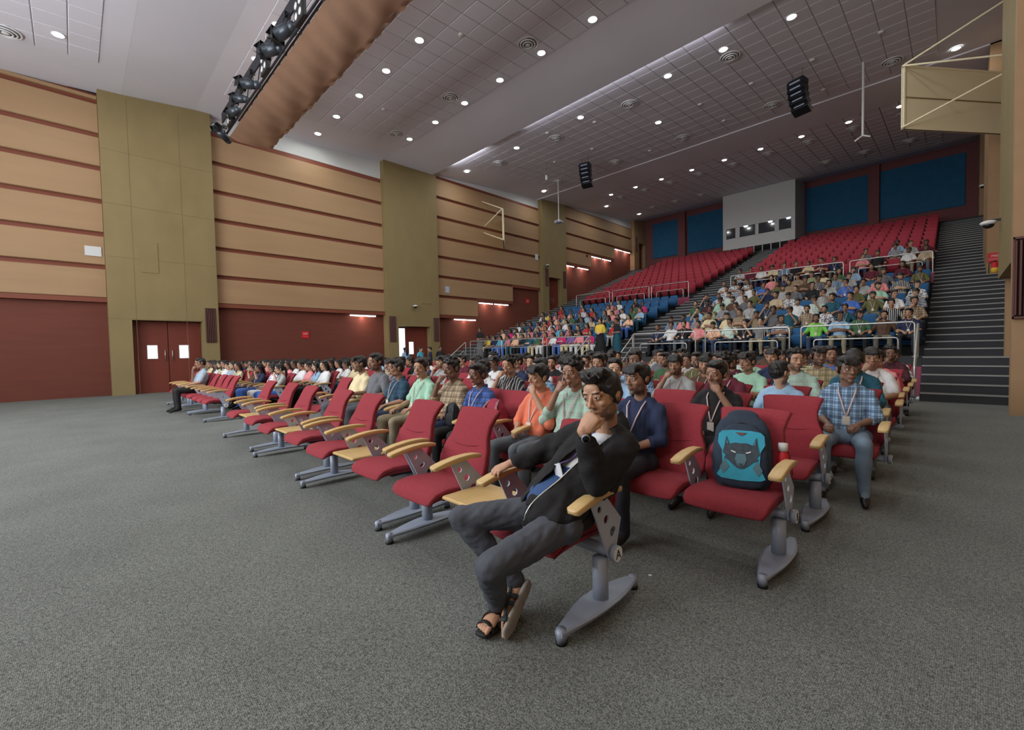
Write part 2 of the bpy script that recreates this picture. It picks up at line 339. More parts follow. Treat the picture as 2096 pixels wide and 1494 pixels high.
def door(n, y0, y1, z0, z1, x, label, leaves=2, win=None):
    d = empty('door_%d' % n, (x, (y0+y1)/2, z0), 0, label, None, None, 'structure')
    w = (y1-y0)/leaves; h = z1-z0
    for k in range(leaves):
        a = -(y1-y0)/2+k*w
        lf = MB().bbox(0, .05, a+.01, a+w-.01, 0, h-.01, .006).obj('door_leaf', M['door'], d)
        hy = a+w-.12 if k == 0 and leaves == 2 else a+.12
        MB().mat(0, True).sweep([(.05, hy, 1.3), (.1, hy, 1.32), (.1, hy, 1.72), (.05, hy, 1.74)], .014, 8).obj('handle', M['steel'], lf)
        if win:
            a0, a1, b0, b1 = win; cy = a+w*(.5+(.04 if k == 0 else -.04))
            MB().box(.045, .056, cy-a0/2, cy+a0/2, b0, b1).obj('pane', M['glow'], lf)
            fr = MB()
            for q in ((cy-a0/2-.02, cy-a0/2, b0-.02, b1+.02), (cy+a0/2, cy+a0/2+.02, b0-.02, b1+.02), (cy-a0/2, cy+a0/2, b0-.02, b0), (cy-a0/2, cy+a0/2, b1, b1+.02)): fr.box(.04, .064, *q)
            fr.obj('window_trim', M['white'], lf)
    return d
door(1, 1.67, 3.93, 0, 2.92, -22.95, 'brown double door with two bright panes at the front left', 2, (.30, 0, 1.40, 1.92))
d = empty('door_2', (-22.95, 14.4, 0), 0, 'half open brown door letting bright daylight in', None, None, 'structure')
MB().box(0, .01, -1.08, -.42, 0, 2.86).obj('doorway_light', M['glow'], d)
MB().bbox(0, .05, -.40, 1.1, 0, 2.94, .006).obj('door_leaf', M['door'], d); MB().box(.05, .056, -.18, .12, 1.32, 2.05).obj('pane', M['glow'], d)
door(3, 26.84, 28.42, 3.85, 7.15, -22.95, 'tall brown door beside the blue seats, with two steel handles', 2)
door(4, 41.15, 42.35, 9.13, 12.05, -22.95, 'door in the far back corner pillar', 1)
# tube lights tucked below the stepped panels
for (y0, y1, z) in [(10.6, 12.1, 3.5), (17.6, 19.45, 3.52), (19.75, 21.05, 4.72), (21.2, 22.6, 4.72), (29.25, 30.6, 8.44), (31.1, 32.7, 8.44), (33.2, 34.7, 9.68), (34.9, 36.4, 9.68), (37.1, 38.4, 10.92), (38.6, 39.9, 10.92)]:
    t = empty('tube_light', (-22.84, (y0+y1)/2, z), 0, None, 'light')
    MB().box(-.05, .03, -(y1-y0)/2, (y1-y0)/2, 0, .05).obj('housing', M['white'], t)
    MB().mat(0, True).sweep([(-.01, -(y1-y0)/2+.03, -.02), (-.01, (y1-y0)/2-.03, -.02)], .022, 8).obj('tube', M['tube'], t)
    area('tube_glow', (-22.83, (y0+y1)/2, z-.06), (-23.0, (y0+y1)/2, z-.5), .08, 14, (1, .72, .62), 'RECTANGLE', y1-y0)
TUBES = [o for o in COL.objects if o.name.startswith('tube_light')]
TL = ['glowing tube light below the tan panel of the second wall bay', 'glowing tube light below the lowest panel of the third bay', 'left tube light below the second stepped panel of the third bay', 'right tube light below the second stepped panel of the third bay', 'left tube light below the lowest step near the upper rear bay', 'second tube light below the lowest step of the rear bay', 'left tube light below the middle step of the rear bay', 'right tube light below the middle step of the rear bay', 'left tube light below the highest step of the rear bay', 'right tube light below the highest step of the rear bay']
for o, l in zip(TUBES, TL): o['label'] = l; o['group'] = 'tube lights along the left wall'
# ------------------------------------------------------------------ back wall with blue panels
bw = MB().box(-24, 3, YB, YB+.3, 8, 15.5).obj('wall_back', M['back']); tag(bw, 'maroon back wall behind the last row of red seats', kind='structure')
for (x0, x1) in [(-21.73, -18.98), (-18.1, -14.2), (-8.4, -4.45), (-3.77, .62)]:
    MB().bbox(x0, x1, YB-.08, YB-.001, 10.5, 14.0, .02).obj('felt_panel', M['blue'], bw)
for (x0, x1) in [(-18.96, -18.24), (-4.43, -3.79)]: MB().box(x0, x1, YB-.35, YB, 9.1, 15).obj('pilaster', M['back'], bw)
bt = empty('control_booth', (-11.1, 39.5, 9.5), 0, 'white projecting control booth with four dark windows above the red seats', 'booth')
wx = [(-13.55, -12.68), (-12.42, -11.0), (-10.88, -9.35), (-9.1, -8.0)]
sh = MB(); 
def wl(x0, x1, z0, z1): sh.box(x0+11.1, x1+11.1, 0, .15, z0-9.5, z1-9.5)
BX0, BX1 = -13.78, -8.5
k = (BX1-BX0)/(13.78-7.7)
wx = [(BX0+.22, BX0+1.05), (BX0+1.25, BX0+2.55), (BX0+2.68, BX0+3.95), (BX0+4.12, BX1-.2)]
wl(BX0, BX1, 9.5, 10.35); wl(BX0, BX1, 11.3, 14.3); wl(BX0, wx[0][0], 10.35, 11.3); wl(wx[3][1], BX1, 10.35, 11.3)
for a, b in zip(wx[:-1], wx[1:]): wl(a[1], b[0], 10.35, 11.3)
sh.box(BX1+11.1-.15, BX1+11.1, .15, 3.1, 0, 4.9).box(BX0+11.1, BX0+11.1+.15, .15, 3.1, 0, 4.9).box(BX0+11.1, BX1+11.1, .15, 3.1, 0, .12)
sh.obj('booth_wall', M['plaster'], bt)
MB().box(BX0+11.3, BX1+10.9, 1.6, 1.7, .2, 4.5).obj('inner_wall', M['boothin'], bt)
for a, b in wx:
    g = MB().box(a+11.1, b+11.1, .06, .08, .85, 1.8).obj('pane', M['glass'], bt)
    f = MB()
    for q in ((a, a+.05, .85, 1.8), (b-.05, b, .85, 1.8), (a, b, .85, .9), (a, b, 1.75, 1.8)): f.box(q[0]+11.1, q[1]+11.1, -.02, .05, q[2], q[3])
    f.obj('window_frame', M['white'], bt)
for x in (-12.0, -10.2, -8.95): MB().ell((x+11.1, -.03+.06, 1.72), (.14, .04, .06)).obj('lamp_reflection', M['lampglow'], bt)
for k in range(8): MB().box(BX0+11.1+.5+k*.62, BX0+11.1+.56+k*.62, .02, .08, -.5, 0).obj('support', M['plaster'], bt)
# ------------------------------------------------------------------ right wall
rw = MB().box(1.42, 1.7, -14, YB+.3, 0, 15.3).obj('wall_right', M['panel']); tag(rw, 'right side wall of tan boards beside the stairs', kind='structure')
p = MB(); p.mat(0).box(XR, 2.5, 12.6, 12.9, 0, 15); p.box(XR+.12, 2.5, 16.0, 16.3, 0, 15); p.mat(1).box(XR, 1.6, 12.9, 16.2, 2.95, 15); 
tag(p.obj('pillar', [M['panel'], M['pillar']]), 'tan boarded pillar at the right edge with a dark louvre', kind='structure')
v = MB().box(XR+.01, 1.6, 12.56, 12.6, 1.87, 3.33).obj('louvre_panel', M['dark']); tag(v, 'dark wooden louvre on the right pillar', 'vent')
sl = MB().bbox(0, .035, 12.50, 12.57, 1.9, 3.30, .008).mesh('slat', M['louvre'])
for k in range(9): mobj('slat', sl, v, (XR+.02+k*.06, 0, 0))
fr = MB().box(XR, 1.6, 12.5, 12.58, 1.84, 1.88).box(XR, 1.6, 12.5, 12.58, 3.32, 3.36).box(XR, XR+.02, 12.5, 12.58, 1.84, 3.36).obj('frame', M['louvre'], v)
p = MB().box(1.0, 2.5, 26.0, 29.1, 0, 15); tag(p.obj('pillar', M['panel']), 'tan pillar halfway up the right stairs carrying the extinguisher', kind='structure')
p = MB().box(1.18, 2.5, 40.0, 42.6, 8, 15); tag(p.obj('pillar', M['panel']), 'tan pillar at the top of the right stairs', kind='structure')
# ------------------------------------------------------------------ ceiling
def slab(name, x0, x1, ys, off, th, m, label):
    mb = MB()
    for a, b in zip(ys[:-1], ys[1:]):
        za, zb = cz(a+1e-4)+(off if a != 12.7 else .0), cz(b-1e-4)+off
        mb.prism([(a, za), (b, zb), (b, zb+th), (a, za+th)], 0, x0, x1)
    return tag(mb.obj(name, m), label, kind='structure')
c0 = slab('ceiling', -24, 3, [-14, 1.68], 0, .5, M['ceil'], 'lower grey ceiling nearest the stage with square tiles')
c1 = slab('ceiling', -24, 3, [1.68, 4.0, 8, 12.75], 0, .4, M['ceil'], 'grey tiled ceiling field over the front rows')
c1b = slab('ceiling', -24, 3, [12.7, 15.96], -.16, .6, M['ceil'], 'plain grey ceiling band between the two tiled fields')
c2 = slab('ceiling', -24, 3, [15.9, 18, 22, 26.0], .02, .4, M['ceil'], 'tiled ceiling field over the blue seats')
c2b = slab('ceiling', -24, 3, [26.0, 29.1], -.035, .6, M['ceil'], 'plain ceiling band over the cross aisle')
c3 = slab('ceiling', -24, 3, [29.0, 34, 40, 42.9], .02, .4, M['ceil'], 'rear tiled ceiling field over the red seats')
def tiles(parent, xs, ys, off=0, single=300, key=None):
    cells = []
    for y in ys:
        for x in xs: cells.append((x, y))
    cells.sort(key=lambda c: (c[0]**2+c[1]**2))
    jb = MB()
    y0, y1 = min(ys), max(ys)+.735; x0, x1 = min(xs), max(xs)+.735
    for a in np.linspace(y0, y1, 5)[:-1]:
        b = a+(y1-y0)/4; jb.prism([(a, cz(a)+off-.004), (b, cz(b)+off-.004), (b, cz(b)+off+.05), (a, cz(a)+off+.05)], 0, x0, x1)
    jb.obj('joint_grid', M['joint'], parent)
    cache = {}; rest = MB()
    for i, (x, y) in enumerate(cells):
        dz = cz(y+.735)-cz(y); g = .009
        if i < single:
            k = round(dz, 3)
            if k not in cache:
                m_ = MB(); b = .012
                vs = [(g, g, k*0), (.735-g, g, 0), (.735-g, .735-g, k), (g, .735-g, k)]
                lo = [(g+b, g+b, -.014), (.735-g-b, g+b, -.014), (.735-g-b, .735-g-b, k-.014), (g+b, .735-g-b, k-.014)]
                m_.add(vs+lo, [(4, 7, 6, 5), (0, 4, 5, 1), (1, 5, 6, 2), (2, 6, 7, 3), (3, 7, 4, 0)]); cache[k] = m_.mesh('tile', M['tile'])
            mobj('tile', cache[k], parent, (x, y, cz(y)+off-.004))
        else:
            z = cz(y)+off-.018; g = .02
            rest.add([(x+g, y+g, z), (x+.735-g, y+g, z), (x+.735-g, y+.735-g, z+dz), (x+g, y+.735-g, z+dz), (x+g, y+g, z+.014), (x+.735-g, y+g, z+.014), (x+.735-g, y+.735-g, z+dz+.014), (x+g, y+.735-g, z+dz+.014)], [(0, 3, 2, 1), (0, 1, 5, 4), (1, 2, 6, 5), (2, 3, 7, 6), (3, 0, 4, 7)])
    if rest.v: tag(rest.obj('tile_field', M['tile'], parent), kind='stuff')
tiles(c1, [-20.48+.735*k for k in range(25)], [4.62+.735*k for k in range(11)])
tiles(c0, [-20.5+.735*k for k in range(8)], [1.0-.735*(k+1) for k in range(6)])
tiles(c2, [-20.3+.735*k for k in range(27)], [16.0+.735*k for k in range(13)], .02)
tiles(c3, [-20.3+.735*k for k in range(27)], [29.2+.735*k for k in range(17)], .02, 0)
# bright cove behind the ceiling band
for (x0, x1) in [(-15.0, -5.6), (-20.9, -17.9)]:
    z = cz(15.96); MB().box(x0, x1, 15.97, 15.99, z-.13, z-.02).obj('cove_strip', mat('cove_glow', (255, 255, 255), emis=((240, 240, 255), 5)), c1b)
    area('cove_light', ((x0+x1)/2, 16.02, z-.10), ((x0+x1)/2, 17.5, z+.04), x1-x0, 22, (.95, .95, 1), 'RECTANGLE', .06)
# recessed downlights and round diffusers
lm_ring = MB().mat(0, True)
lm_ring.sweep([(.155*math.cos(2*PI*k/20), .155*math.sin(2*PI*k/20), -.004) for k in range(20)], .018, 8, side=(0, 0, 1), closed=True); lm_ring = lm_ring.mesh('ring', M['white'])
lm_disc = MB().mat(0, True).ell((0, 0, .0), (.13, .13, .045), 20, 8).mesh('bulb', M['lampglow'])
def bandoff(y): return -.16*(y-12.7)/3.26 if 12.72 < y < 15.96 else (-.035 if 26 < y < 29.1 else 0)
ORD = ['first', 'second', 'third', 'fourth', 'fifth', 'sixth', 'seventh', 'eighth', 'ninth', 'tenth', 'eleventh', 'twelfth', 'thirteenth', 'fourteenth', 'fifteenth', 'sixteenth', 'seventeenth']
ys_l = sorted(set(round(y, 1) for x, y in LAMPS))
for x, y in LAMPS:
    z = cz(y)+bandoff(y)-.012
    row = ys_l.index(round(y, 1)); inrow = sorted([a for a, b in LAMPS if round(b, 1) == round(y, 1)]); n = inrow.index(x)
    t = empty('downlight', (x, y, z), 0, 'round recessed ceiling light, %s across from left wall, %s row back from stage' % (ORD[n], ORD[row]), 'light', 'recessed ceiling downlights')
    mobj('ring', lm_ring, t); mobj('bulb', lm_disc, t)
    area('downlight_beam', (x, y, z-.03), (x, y, 0), .26, LAMP_W, (.98, 1, .96), 'DISK')
DIFF = [(-10.56, 11.66), (-15.01, 11.66), (-19.3, 11.6), (-6.1, 18.3), (-10.47, 18.38), (-14.83, 18.4), (-19.04, 18.3), (-1.8, 24.2), (-6.17, 24.2), (-10.54, 24.2), (-14.8, 24.2), (-19.16, 24.0), (-15.04, 5.6), (-20.1, -1.06),
 (-1.8, 31.4), (-3.98, 31.3), (-6.1, 31.3), (-8.2, 31.3), (-10.3, 31.4), (-12.5, 31.3), (-14.6, 31.3), (-16.6, 31.3), (-18.7, 31.3), (-1.9, 37.0), (-4.1, 36.9), (-6.15, 36.9), (-14.6, 36.9), (-16.7, 36.8), (-18.8, 36.8)]
dfr = MB().mat(0, True)
for r_, h in ((.34, .0), (.25, -.03), (.16, -.05)):
    dfr.sweep([(r_*math.cos(2*PI*k/24), r_*math.sin(2*PI*k/24), h) for k in range(24)], (.008, .03) if False else .022, 6, side=(0, 0, 1), closed=True)
dfr = dfr.mesh('louvre_ring', M['white']); dcen = MB().mat(0, True).ell((0, 0, -.05), (.09, .09, .02)).mesh('core', M['white']); dbk = MB().cyl((0, 0, .0), .33, .012, 24).mesh('duct_opening', M['joint'])
ys_d = sorted(set(round(y/3) for x, y in DIFF))
for x, y in DIFF:
    row = ys_d.index(round(y/3)); inrow = sorted([a for a, b in DIFF if round(b/3) == round(y/3)]); n = inrow.index(x)
    t = empty('air_diffuser', (x, y, cz(y)-.03), 0, 'round ringed air diffuser in the ceiling, %s from left wall, %s diffuser row from stage' % (ORD[n], ORD[row]), 'vent', 'round ceiling air diffusers')
    mobj('louvre_ring', dfr, t); mobj('core', dcen, t); mobj('duct_opening', dbk, t)
sd = MB().mat(0, True).cyl((0, 0, -.05), .07, .05, 16, r2=.11).mesh('smoke_detector', M['white'])
for q, (x, y, z) in enumerate([(-4.0, 21.3, 0), (-6.2, 21.2, 0), (-8.4, 21.2, 0), (-8.3, 24.0, 0), (-4.2, 24.6, 0), (-12.5, 18.6, 0), (-14.5, 21.3, 0), (-1.9, 21.3, 0), (-14.7, 17.6, 0), (-17.0, 21.0, 0), (-17.6, 10, 0), (-11.7, 9.6, 0), (-12.6, 24.4, 0)]):
    tag(mobj('smoke_detector', sd, None, (x, y, cz(y)-.0)), 'small white disc detector on the tiled ceiling, number %s towards the right' % ORD[q], 'detector', 'small discs on the ceiling')
# ------------------------------------------------------------------ seats
from mathutils.geometry import tessellate_polygon
import bmesh
M['fab'] = mat('red_upholstery', (148, 44, 56), .85, noise=(90, .16), bump=(260, .6))
M['seam'] = mat('dark_red_piping', (96, 14, 24), .8)
M['wood'] = mat('beech_wood', (202, 170, 114), .38, noise=(3, .08, (12, 1, 12)))
M['plate'] = mat('plate_paint', (176, 184, 202), .45, .1)
M['blueseat'] = mat('blue_upholstery', (36, 88, 134), .85, noise=(60, .08))
M['redseat'] = mat('red_seat_upholstery', (158, 46, 62), .85, noise=(60, .06))
M['shell'] = mat('seat_underside', (40, 36, 38), .7)
M['cap'] = mat('end_cap_white', (228, 232, 236), .4)
def seat_mesh():
    mb = MB().mat(0, True); c = [(-.30, .385), (-.285, .412), (-.25, .432), (-.16, .442), (0, .432), (.12, .425), (.19, .432)]
    w = [.235, .255, .262, .262, .255, .25, .24]; t = [.014, .024, .034, .038, .038, .036, .028]
    mb.sweep([(0, y, z) for y, z in c], list(zip(w, t)), 32, (1, 0, 0), 2, sq=.28)
    mb.mat(1, True)
    for s in (-1, 1): mb.sweep([(s*(a+.001), y, z) for (y, z), a in zip(c, w)], .006, 6)
    mb.mat(2).box(-.2, .2, -.15, .16, .375, .395); return mb.mesh('seat', [M['fab'], M['seam'], M['shell']])
def back_mesh():
    mb = MB().mat(0, True); c = [(.165, .43), (.178, .50), (.20, .58), (.240, .68), (.275, .76), (.31, .84), (.355, .91), (.395, .955)]
    w = [.245, .278, .285, .260, .222, .210, .224, .237]; t = [.028, .034, .034, .032, .030, .028, .026, .022]
    mb.sweep([(0, y, z) for y, z in c], list(zip(w, t)), 32, (1, 0, 0), 2, sq=.28)
    mb.mat(1, True)
    for s in (-1, 1): mb.sweep([(s*(a+.001), y-.012, z) for (y, z), a in zip(c, w)], .005, 6)
    mb.mat(0, True).sweep([(-.21, .228, .715), (-.1, .206, .70), (0, .202, .695), (.1, .206, .70), (.21, .228, .715)], .003, 5); return mb.mesh('backrest', [M['fab'], M['seam']])
def arm_mesh():
    mb = MB().mat(0, True); c = [(-.285, .650), (-.20, .667), (-.10, .680), (0, .684), (.07, .680), (.12, .672)]
    mb.sweep([(0, y, z) for y, z in c], [(.038, .017), (.040, .019), (.038, .019), (.035, .018), (.033, .017), (.030, .014)], 20, (1, 0, 0), 1, sq=.32); return mb.mesh('armrest', [M['wood']])
def plate_mesh():
    outer = [(.02, .31), (.085, .325), (.145, .50), (-.015, .67), (-.15, .665)]
    holes = [(-.065, .600, .019), (-.002, .530, .024), (.062, .445, .030)]
    loops = [[Vector((0, a, b)) for a, b in outer]]
    for cy, czz, r in holes: loops.append([Vector((0, cy+r*math.cos(-2*PI*k/14), czz+r*math.sin(-2*PI*k/14))) for k in range(14)])
    tri = tessellate_polygon(loops); P = [p for l in loops for p in l]; n = len(P); t = .005
    vs = [(-t, p.y, p.z) for p in P]+[(t, p.y, p.z) for p in P]; fs = [tuple(q) for q in tri]+[tuple(n+i for i in reversed(q)) for q in tri]
    b = 0
    for l in loops:
        m = len(l); fs += [(b+i, b+(i+1) % m, n+b+(i+1) % m, n+b+i) for i in range(m)]; b += m
    mb = MB(); mb.add(vs, fs); return mb.mesh('side_plate', [M['plate']])
def foot_mesh():
    mb = MB().mat(0, True); mb.cyl((0, 0, .07), .043, .24, 24)
    ys = [-.365, -.32, -.24, -.15, -.06, .06, .15, .24, .31, .345]; ws = [.024, .036, .055, .074, .084, .084, .074, .055, .036, .024]; zs = [.066, .070, .076, .082, .086, .086, .082, .076, .070, .066]
    mb.smooth = False; n = len(ys); vs = []
    for y, w, z in zip(ys, ws, zs): vs += [(-w, y, z-.004), (-w*.82, y, z+.004), (w*.82, y, z+.004), (w, y, z-.004), (w*.9, y, z-.022), (-w*.9, y, z-.022)]
    fs = [tuple(range(6)), tuple(range(6*n-1, 6*n-7, -1))]
    for i in range(n-1):
        for k in range(6): a = i*6+k; b = i*6+(k+1) % 6; fs.append((a, a+6, b+6, b))
    mb.add(vs, fs); mb.mat(0, True)
    for s in (-1, 1): mb.cyl((0, s*.345, .018), .026, .056, 18); mb.mat(1, True).cyl((0, s*.345, 0), .029, .018, 18); mb.mat(0, True)
    return mb.mesh('leg', [M['alum'], M['black']])
SM, BM, AM, PM, FM = seat_mesh(), back_mesh(), arm_mesh(), plate_mesh(), foot_mesh()
TM = MB().bbox(-.225, .225, -.24, .17, .432, .458, .008).mesh('table_top', [M['wood']])
def text(s, size, m, parent=None, loc=(0, 0, 0), rot=(0, 0, 0), name='lettering', ext=.0008):
    c = bpy.data.curves.new(name, 'FONT'); c.body = s; c.size = size; c.align_x = 'CENTER'; c.align_y = 'CENTER'; c.extrude = ext; c.materials.append(m); c.resolution_u = 3
    o = bpy.data.objects.new(name, c); COL.objects.link(o); me = bpy.data.meshes.new_from_object(o.evaluated_get(bpy.context.evaluated_depsgraph_get())); bpy.data.objects.remove(o)
    o = bpy.data.objects.new(name, me); COL.objects.link(o); o.parent = parent; o.location = loc; o.rotation_euler = rot; return o
def rowshift(x): return .033*min(max(-x-1.3, 0), 10)
_joined = {}
def join(items, name):
    """one mesh out of (mesh, dx) copies"""
    mb = MB(); mats = []
    for me, dx in items:
        idx = []
        for m in me.materials:
            if m not in mats: mats.append(m)
            idx.append(mats.index(m))
        b = len(mb.v); mb.v += [(v.co.x+dx, v.co.y, v.co.z) for v in me.vertices]
        for p in me.polygons: mb.f.append(tuple(b+i for i in p.vertices)); mb.m.append(idx[p.material_index]); mb.sm.append(p.use_smooth)
    return mb.mesh(name, mats)
def bench(x, Y, seats, arms, feet, tables, label, group, full=True, letter=None, x1=None):
    """seats etc. are offsets (negative = towards the left wall) from x"""
    x1 = min(seats+arms+feet)
    t = empty('tandem_seat', (x, Y+rowshift(x+x1/2), 0), 0, label, 'chair', group)
    if not full:
        key = (tuple(round(a, 3) for a in seats), tuple(round(a, 3) for a in arms))
        if key not in _joined:
            bmm = MB().mat(0, True).sweep([(0, .05, .335), (x1, .05, .335)], .033, 10).mesh('b', [M['alum']])
            _joined[key] = join([(SM, a) for a in seats]+[(BM, a) for a in seats]+[(AM, a) for a in arms]+[(PM, a) for a in arms]+[(FM, a) for a in feet]+[(bmm, 0)], 'seat_row')
        mobj('seat_row', _joined[key], t); return t
    MB().mat(0, True).sweep([(-.03, .05, .335), (x1-.02, .05, .335)], .033, 16, cap=1).obj('beam', [M['alum']], t)
    for a in seats: mobj('seat', SM, t, (a, 0, 0)); mobj('backrest', BM, t, (a, 0, 0))
    for a in arms: o = mobj('armrest', AM, t, (a, 0, 0)); mobj('side_plate', PM, o)
    for a in feet: mobj('leg', FM, t, (a, 0, 0))
    for a in tables: mobj('table_top', TM, t, (a, 0, 0))
    if letter:
        c = MB().mat(0, True).cyl((.012, .05, .335), .044, .030, 28, 0).obj('end_cap', [M['alum']], t)
        MB().cyl((.0415, .05, .335), .041, .002, 28, 0).obj('disc', [M['cap']], c)
        text(letter, .072, M['black'], c, (.0445, .05, .333), (PI/2, 0, PI/2))
    return t
U = [(-1.30, 'A'), (-3.25, None), (-5.27, None), (-7.38, None)]
UL = ['front row red seat pair under the man in the black jacket, lettered A', 'second empty red seat pair in the front row, beside the man in black', 'third red seat pair along the front row, empty, with wooden table', 'fourth red seat pair of the front row, last before the centre aisle']
for (x, l), lb in zip(U, UL):
    bench(x, 1.96, [-.35, -1.46], [0, -.69, -1.18, -1.76], [-.04, -1.70], [-.935], lb, 'front row seat pairs with tables', True, l)
bench(-11.5, 2.0, [-.35-.6*k for k in range(3)], [0, -.65, -1.25, -1.85], [-.04, -1.8], [], 'three empty red front row seats left of the centre aisle, lettered A on the end', 'front row seats left of the aisle', True, 'A')
bench(-13.45, 2.0, [-.3-.6*k for k in range(3)], [-.6, -1.2, -1.8], [-.04, -1.8], [], 'red front row seats under the man with crossed legs in the pale shirt', 'front row seats left of the aisle', True)
bench(-15.6, 2.0, [-.3-.6*k for k in range(2)], [0, -.6, -1.2], [-.04, -1.2], [], 'last two empty red front row seats, nearest the left door', 'front row seats left of the aisle', True)
ROWY = [1.96, 3.2, 4.3, 5.4, 6.5, 7.6, 8.7, 9.8, 10.9, 12.0]
ROWX = [-1.3, -.73, -.73, -.42, -.5, -.45, -.5, -.5, -.5, -.5]
SEATX = {}
def rowname(r): return ORD[r]
for r in range(1, 10):
    x0 = ROWX[r]; xs = [x0-.30-.60*k for k in range(14)]
    if r == 1: xs = [-1.03, -1.60, -2.14, -2.66, -3.12, -3.6, -4.07, -4.6, -5.22, -5.92, -6.6, -7.22, -7.8, -8.4]
    if r == 2: xs = [-1.03, -1.6]+[-2.15-.6*k for k in range(11)]
    SEATX[('R', r)] = xs
    for g in range(0, len(xs), 3):
        xx = xs[g:g+3]; x = xx[0]+.30
        where = ['at the right stairs end', 'second unit from the right stairs', 'third unit from the right stairs', 'fourth unit from the right stairs', 'beside the centre aisle'][g//3]
        bench(x, ROWY[r], [a-x for a in xx], [0]+[a-x-.31 for a in xx], [-.05 if r < 3 else -.5, xx[-1]-x-.25], [], 'red floor seats, %s row, %s' % (rowname(r), where), 'red beam seats on the floor', r < 4, 'ABCDEFGHIJ'[r] if g == 0 and r < 4 else None)
    xs = [-11.8-.56*k for k in range(15)]; SEATX[('L', r)] = xs
    for g in range(0, len(xs), 3):
        xx = xs[g:g+3]; x = xx[0]+.28
        where = ['beside the centre aisle', 'second unit from the centre aisle', 'third unit from the centre aisle', 'fourth unit from the centre aisle', 'nearest the left wall'][g//3]
        bench(x, ROWY[r], [a-x for a in xx], [0]+[a-x-.28 for a in xx], [-.05, xx[-1]-x-.25], [], 'red seats of left floor block, %s row, %s' % (rowname(r), where), 'red beam seats of the left floor block', r < 2)
# folding seats of the raised blocks
def folding(fab):
    mb = MB().mat(0, True)
    mb.sweep([(0, .20, .34), (0, .21, .5), (0, .24, .68), (0, .29, .86), (0, .32, .92)], [(.235, .03), (.25, .04), (.25, .04), (.24, .035), (.225, .025)], 14, (1, 0, 0), 1, sq=.4)
    mb.sweep([(0, .13, .40), (0, .06, .52), (0, .02, .66)], [(.22, .035), (.23, .045), (.22, .035)], 14, (1, 0, 0), 1, sq=.4)
    mb.mat(1).box(-.275, -.25, -.12, .24, .02, .6); mb.mat(2).bbox(-.29, -.235, -.18, .16, .6, .635, .008)
    return mb
def fmesh(fab): return folding(fab).mesh('folding_seat', [fab, M['shell'], M['wood']])
FB, FR = fmesh(M['blueseat']), fmesh(M['redseat'])
RX = [-.82-.548*k for k in range(15)]; LX = [-11.33-.548*k for k in range(15)]
def hipY(j): return 16.95+1.24*j
# ------------------------------------------------------------------ people
def ext(mb, o, Mx=None):
    b = len(mb.v); mb.v += [tuple(Mx@Vector(v)) if Mx else v for v in o.v]
    mb.f += [tuple(b+i for i in f) for f in o.f]; mb.m += o.m; mb.sm += o.sm; return mb
EYEM = mat('eye_white', (226, 218, 210), .25); IRIS = mat('iris', (30, 18, 12), .15)
HAIRM = mat('black_hair', (26, 24, 25), .42, noise=(50, .35, (1, 1, .3)), bump=(120, .9, (1, 1, .25)))
HAIRB = mat('dark_brown_hair', (40, 31, 27), .45, noise=(50, .35, (1, 1, .3)), bump=(120, .9, (1, 1, .25)))
def head_mb(fine=False):
    mb = MB()
    mb.ell((0, .018, .032), (.073, .090, .080)).ell((0, -.026, -.012), (.061, .060, .080)).ell((0, -.032, -.062), (.046, .048, .044)).ell((0, -.066, -.096), (.021, .016, .016))
    mb.ell((.046, -.010, -.062), (.018, .036, .030)).ell((-.046, -.010, -.062), (.018, .036, .030))
    mb.ell((0, -.070, .050), (.044, .02, .030))
    mb.sweep([(0, -.080, .024), (0, -.096, .0), (0, -.107, -.022)], [.0078, .009, .0112], 10)
    for s in (-1, 1):
        mb.ell((s*.0115, -.098, -.026), (.0078, .009, .0078), 8, 6)
        mb.sweep([(s*.012, -.083, .031), (s*.034, -.083, .036), (s*.053, -.064, .028)], [.0085, .009, .007], 8)
        mb.ell((s*.038, -.056, -.018), (.020, .021, .019)); mb.ell((s*.078, .014, -.002), (.008, .020, .032), 10, 8); mb.ell((s*.083, .020, .010), (.005, .016, .018), 8, 6)
        mb.sweep([(s*.018, -.0815, .0165), (s*.031, -.0865, .0192), (s*.045, -.076, .0155)], [.0045, .0056, .0045], 8)
        mb.sweep([(s*.018, -.0815, .0065), (s*.031, -.0840, .0040), (s*.045, -.074, .0065)], [.0042, .0050, .0042], 8)
    mb.sweep([(-.022, -.083, -.054), (-.009, -.0935, -.0505), (.009, -.0935, -.0505), (.022, -.083, -.054)], [.005, .0068, .0068, .005], 8)
    mb.sweep([(-.020, -.081, -.060), (0, -.0915, -.0635), (.020, -.081, -.060)], [.005, .0085, .005], 8)
    return mb
